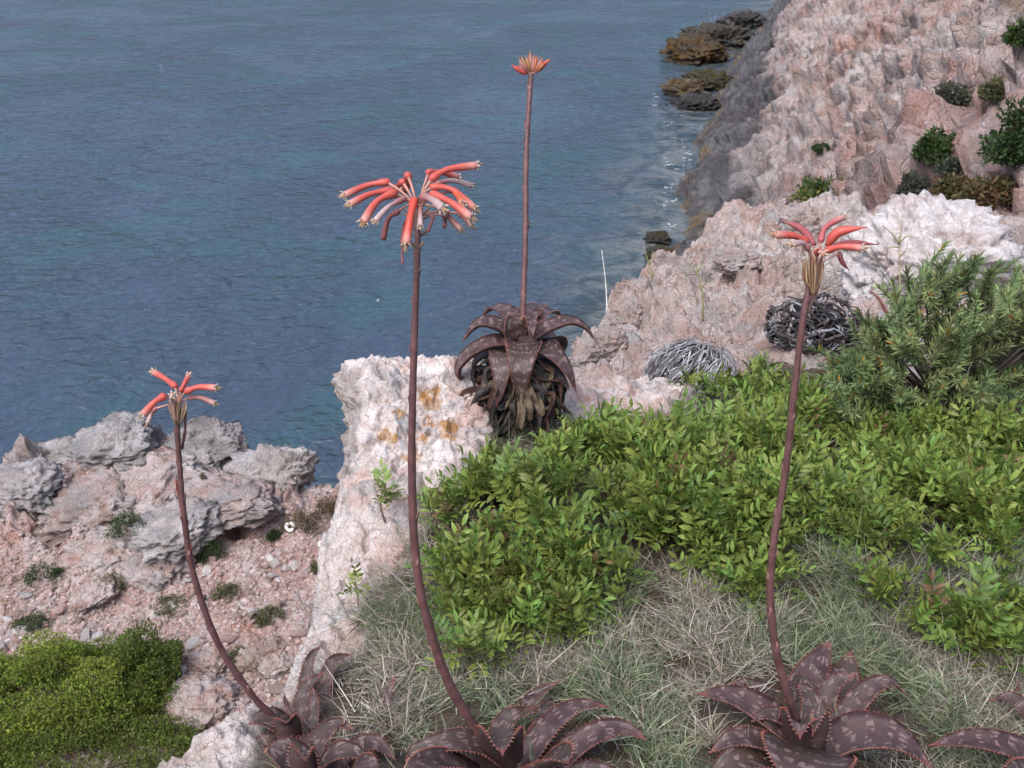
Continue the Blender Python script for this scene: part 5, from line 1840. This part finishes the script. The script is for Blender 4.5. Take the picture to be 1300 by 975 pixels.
strips('cushion_plant', 'pale grey ribbed cushion of dried leaves on the rock beside the green shrubs', 'cushion plant', at(876, 470, 2.95), (0.125, 0.10, 0.09), 620,
       [(0.14, 0.13, 0.13), (0.30, 0.29, 0.30), (0.40, 0.39, 0.40), (0.17, 0.16, 0.16), (0.24, 0.23, 0.23)], 51, 0.6, .0024, (-.45, -.25, -.8), .22)
strips('dried_rosette', 'dark grey heap of curled dead leaves at the foot of the big whitish boulder', 'dead plant', at(1032, 412, 3.3), (0.135, 0.11, 0.085), 240,
       [(0.07, 0.06, 0.06), (0.06, 0.055, 0.055), (0.12, 0.115, 0.12), (0.24, 0.24, 0.25), (0.04, 0.035, 0.035), (0.10, 0.08, 0.08), (0.05, 0.045, 0.045)], 52, 0.75, .0055, (0, -.3, -.7), .8)

# ------------------------------------------------------------------ grass
def blades(r, roots, dirs, length, width, cols, seg=4):
    """curved tapering blades, vectorised"""
    n = len(roots)
    up = np.array([0, 0, 1.0])
    L = length[:, None]
    side = np.cross(dirs, r.normal(size=(n, 3)))
    side /= np.linalg.norm(side, axis=1)[:, None] + 1e-9
    bend = r.normal(size=(n, 3)) * 0.35 + np.array([0, 0, -0.45])
    V = []
    for s in range(seg):
        t = s / (seg - 1)
        c = roots + dirs * L * t + bend * L * t * t * 0.6
        w = (width * (1 - 0.92 * t ** 1.5))[:, None] * 0.5
        V += [c - side * w, c + side * w]
    V = np.stack(V, 1).reshape(-1, 3)
    k = 2 * seg
    i = np.arange(n) * k
    F = np.concatenate([np.stack([i + 2 * s, i + 2 * s + 1, i + 2 * s + 3, i + 2 * s + 2], 1) for s in range(seg - 1)])
    return V, F, np.repeat(cols, k, 0)

def grass():
    r = np.random.default_rng(15)
    gr = [(425, 835), (470, 770), (520, 720), (540, 640), (600, 560), (700, 530), (760, 560), (900, 500), (960, 460), (1060, 460), (1330, 520), (1330, 1050), (340, 1050), (380, 900)]
    tu = {'green': [], 'dry': []}
    tries = 0
    while len(tu['green']) + len(tu['dry']) < 2500 and tries < 14000:
        tries += 1
        px, py = r.uniform(340, 1340), 460 + 580 * r.random() ** 0.75
        q = (np.array([px]), np.array([py]))
        if not inpoly(*q, gr)[0]:
            continue
        sh = inpoly(*q, len_poly)[0]
        if sh and r.random() < 0.40:
            continue
        if (inpoly(*q, [(320, 1000), (330, 850), (400, 800), (470, 830), (500, 1000)])[0] or ((px - 1022) / 165) ** 2 + ((py - 950) / 105) ** 2 < 1 or ((px - 665) / 150) ** 2 + ((py - 985) / 105) ** 2 < 1 or ((px - 420) / 120) ** 2 + ((py - 990) / 90) ** 2 < 1) and r.random() < .95:
            continue
        g = hit(px, py, (HILL,))
        if g is None:
            continue
        p = np.array(g[0])
        if noise((p * 9 + 2)[None])[0] < -0.30:
            continue
        v = 1.3 * noise((p * 4.5)[None])[0] + 0.6 * noise((p * 11 + 5)[None])[0] + r.normal() * .25
        tu['dry' if v > 0.08 else 'green'].append(p)
    for kind in ('green', 'dry'):
        T = np.array(tu[kind])
        nb = 30
        root = np.repeat(T, nb, 0)
        n = len(root)
        root = root + r.normal(size=(n, 3)) * np.array([.012, .012, .002])
        d = r.normal(size=(n, 3)) * np.array([1.25, 1.25, .6])
        tl = np.repeat(r.normal(size=(len(T), 3)) * .35, nb, 0)
        d = d + tl + np.array([0, -.1, 0.6])
        d[:, 2] = np.abs(d[:, 2])
        d /= np.linalg.norm(d, axis=1)[:, None]
        ln = r.uniform(.025, .080, n) * np.repeat(r.uniform(.7, 1.25, len(T)), nb)
        if kind == 'green':
            a, b_ = np.array([0.105, 0.17, 0.07]), np.array([0.29, 0.315, 0.20])
        else:
            a, b_ = np.array([0.53, 0.47, 0.37]), np.array([0.28, 0.24, 0.195])
        mixv = np.clip(np.repeat(r.random(len(T)), nb) * .6 + r.random(n) * .5, 0, 1)[:, None]
        c = (a * (1 - mixv) + b_ * mixv) * (r.uniform(.45, 1.35, n) * np.repeat(r.uniform(.7, 1.25, len(T)), nb))[:, None]
        sw = r.random(n) < 0.14
        c[sw] = np.array([0.36, 0.31, 0.22] if kind == 'green' else [0.13, 0.16, 0.07]) * r.uniform(.7, 1.1, sw.sum())[:, None]
        V, F, c = blades(r, root, d, ln, r.uniform(.0011, .0025, n), c)
        o = obj('grass' if kind == 'green' else 'dry_grass', mesh_np('grass', V, F, False, c), M['grass'])
        tag(o, 'fine grey-green grass covering the hillside between shrubs and aloes' if kind == 'green' else 'straw-coloured dry grass patches on the hillside', 'grass', kind='stuff')
grass()

def tuft(px, py, n, L, label, cols, spread=1.0, w=.0018, lean=(0, 0, 1), seed=0, name='grass_tuft', objs=(), dz=0):
    r = np.random.default_rng(1000 + seed)
    g = hit(px, py, objs or (HILL,))
    if g is None:
        return
    p = np.array(g[0])
    o_root = r.normal(size=(n, 3)) * np.array([.008, .008, 0])
    d = r.normal(size=(n, 3)) * spread * .6 + np.array(lean)
    d[:, 2] = np.abs(d[:, 2]) + .15
    d /= np.linalg.norm(d, axis=1)[:, None]
    ci = r.integers(0, len(cols), n)
    c = np.array(cols)[ci] * r.uniform(.7, 1.2, n)[:, None]
    V, F, c = blades(r, o_root, d, r.uniform(.6, 1.1, n) * L, r.uniform(.7, 1.2, n) * w, c, 5)
    o = obj(name, mesh_np(name, V, F, False, c), M['grass'], loc=Vector(p + [0, 0, dz]))
    tag(o, label, 'grass tuft', 'dry grass tufts')
STR = [(0.42, 0.36, 0.27), (0.36, 0.31, 0.23), (0.48, 0.43, 0.35)]
for i, a in enumerate([(622, 858, 90, .075, 'straw-coloured star-shaped tuft beside the fullest flower stalk'),
                       (560, 880, 60, .06, 'greyish dry tuft at the foot of the fullest flower stalk'),
                       (740, 800, 80, .07, 'pale dry tuft in the middle of the grass between two stalks'),
                       (990, 795, 90, .07, 'straw tuft behind the stalk of the broad aloe rosette'),
                       (900, 760, 70, .07, 'dry tuft below the green shrubs left of the leaning stalk'),
                       (1130, 770, 110, .11, 'drooping grey mat of dead grass beside the leaning stalk'),
                       (1170, 740, 100, .10, 'tangled dead grass below the yellow-green sprig'),
                       (1260, 850, 80, .07, 'dry tuft above the partly cut-off aloe'),
                       (900, 940, 90, .07, 'yellowish tuft left of the broad aloe rosette'),
                       (960, 505, 110, .08, 'brown tangled dry grass among the upper green shrubs'),
                       (1030, 510, 70, .08, 'pale dry grass beside the leaning flower stalk among shrubs'),
                       (820, 545, 80, .05, 'fine grey-green tuft at the edge of the rock ledge'),
                       (690, 545, 70, .06, 'thin grey-green tuft under the aloe that overlooks the sea'),
                       (362, 862, 70, .05, 'fluffy grey dry plant at the hillside edge by the upright aloe leaves')]):
    cols = STR if i not in (5, 6, 11, 12, 13) else [(0.25, 0.23, 0.20), (0.18, 0.19, 0.12), (0.33, 0.30, 0.26)]
    tuft(*a, cols, seed=i, spread=1.2)

# ------------------------------------------------------------------ bare twigs, stalks and weeds
def sprout(name, label, pts, r0, r1, col, extra=(), cat='stem'):
    base = np.array(at(*pts[0]))
    root = thing(name, label, cat, base)
    P = catmull([at(*p) for p in pts], 12)
    V, F = tube_arrays(P - base, np.linspace(r0, r1, 12), 5)
    obj('stem', mesh_np('stem', V, F, True, np.tile(np.array(col), (len(V), 1))), M['bark'], root)
    for e in extra:
        Q = catmull([at(*p) for p in e[0]], 8)
        V, F = tube_arrays(Q - base, np.linspace(e[1], e[1] * .25, 8), 5)
        obj(e[2], mesh_np(e[2], V, F, True, np.tile(np.array(e[3]), (len(V), 1))), M['bark'], root)
    return root
def gd(px, py, objs=(HILL, SPUR)):
    p = hit(px, py, objs)[0]
    return (p.y * CP - (p.z - CAMZ) * SP)
t = gd(771, 400)
sprout('grass_stalk', 'single pale thin grass stalk standing against the sea at the spur', [(771, 402, t), (769, 360, t - .02), (764, 318, t - .02)], .004, .0018, (0.55, 0.53, 0.48))
t = gd(890, 412)
wc = (0.20, 0.20, 0.09)
sprout('weed', 'thin green weed with small leaves standing on the spur', [(892, 408, t), (892, 375, t - .02), (884, 338, t - .02)], .005, .002, wc,
       [([(888, 352, t), (880, 342, t), (872, 332, t)], .004, 'leaf', wc), ([(886, 345, t), (890, 338, t), (896, 334, t)], .004, 'leaf', wc), ([(890, 366, t), (898, 358, t), (904, 356, t)], .003, 'leaf', wc)], 'weed')
t = gd(832, 362)
sprout('weed', 'slender green weed at the seaward edge of the spur', [(828, 356, t), (824, 335, t), (816, 312, t)], .006, .002, wc,
       [([(824, 336, t), (829, 328, t), (831, 320, t)], .005, 'leaf', wc)], 'weed')
t = 2.9
wb = (0.30, 0.24, 0.14)
sprout('weed', 'dry weed with a spray of thin bracts in front of the big whitish boulder', [(1143, 372, t), (1142, 340, t), (1142, 300, t)], .0030, .0018, wb,
       [([(1142, 310, t), (1132, 296, t - .02), (1120, 286, t - .02)], .003, 'bract', wb), ([(1142, 306, t), (1144, 292, t), (1145, 276, t)], .003, 'bract', wb),
        ([(1142, 308, t), (1152, 300, t), (1168, 302, t - .01)], .003, 'bract', wb), ([(1142, 314, t), (1130, 314, t), (1118, 322, t - .01)], .003, 'bract', wb),
        ([(1142, 326, t), (1150, 318, t), (1152, 306, t)], .003, 'bract', wb)], 'weed')
t = 2.75
sprout('red_shoot', 'single dark red pointed shoot between the needle shrub and the dead leaf heap', [(1126, 398, t), (1116, 380, t), (1104, 368, t)], .006, .0015, (0.20, 0.07, 0.06), cat='shoot')
r_ = np.random.default_rng(88)
for i, (a, b, c_, lab) in enumerate([((720, 702), (660, 715), (618, 700), 'bare grey twig lying in the gap under the green shrubs'),
                                  ((700, 760), (660, 720), (640, 705), 'bare twig slanting through dry grass under the shrubs'),
                                  ((600, 845), (560, 846), (520, 842), 'thin bare twig crossing behind the fullest flower stalk'),
                                  ((470, 710), (500, 730), (530, 760), 'dark branched twig on the pale ledge'),
                                  ((1075, 680), (1100, 692), (1130, 700), 'grey twig in the hollow beside the leaning stalk'),
                                  ((428, 755), (440, 780), (455, 800), 'thin dark stem against the lower pale ledge'),
                                  ((375, 745), (385, 770), (400, 800), 'thin bent stem at the hillside edge over the rubble'),
                                  ((1290, 660), (1250, 690), (1230, 720), 'pale dead twig in the grass below the shrubs')]):
    def q(p):
        g = hit(p[0], p[1], (HILL,))
        return (p[0], p[1], (gd(p[0], p[1], (HILL,)) - .035) if g else 1.9)
    A, B_, D = q(a), q(b), q(c_)
    tm = (A[2] + D[2]) / 2
    B_ = (B_[0], B_[1], tm)
    sprout('bare_twig', lab, [A, B_, D], .0028, .0012, (0.22, 0.18, 0.16), [([B_, ((B_[0] + D[0]) / 2 + 6, (B_[1] + D[1]) / 2 - 14, tm - .01), (D[0] + 8, D[1] - 26, tm - .02)], .0015, 'side_twig', (0.22, 0.18, 0.16))], 'twig')
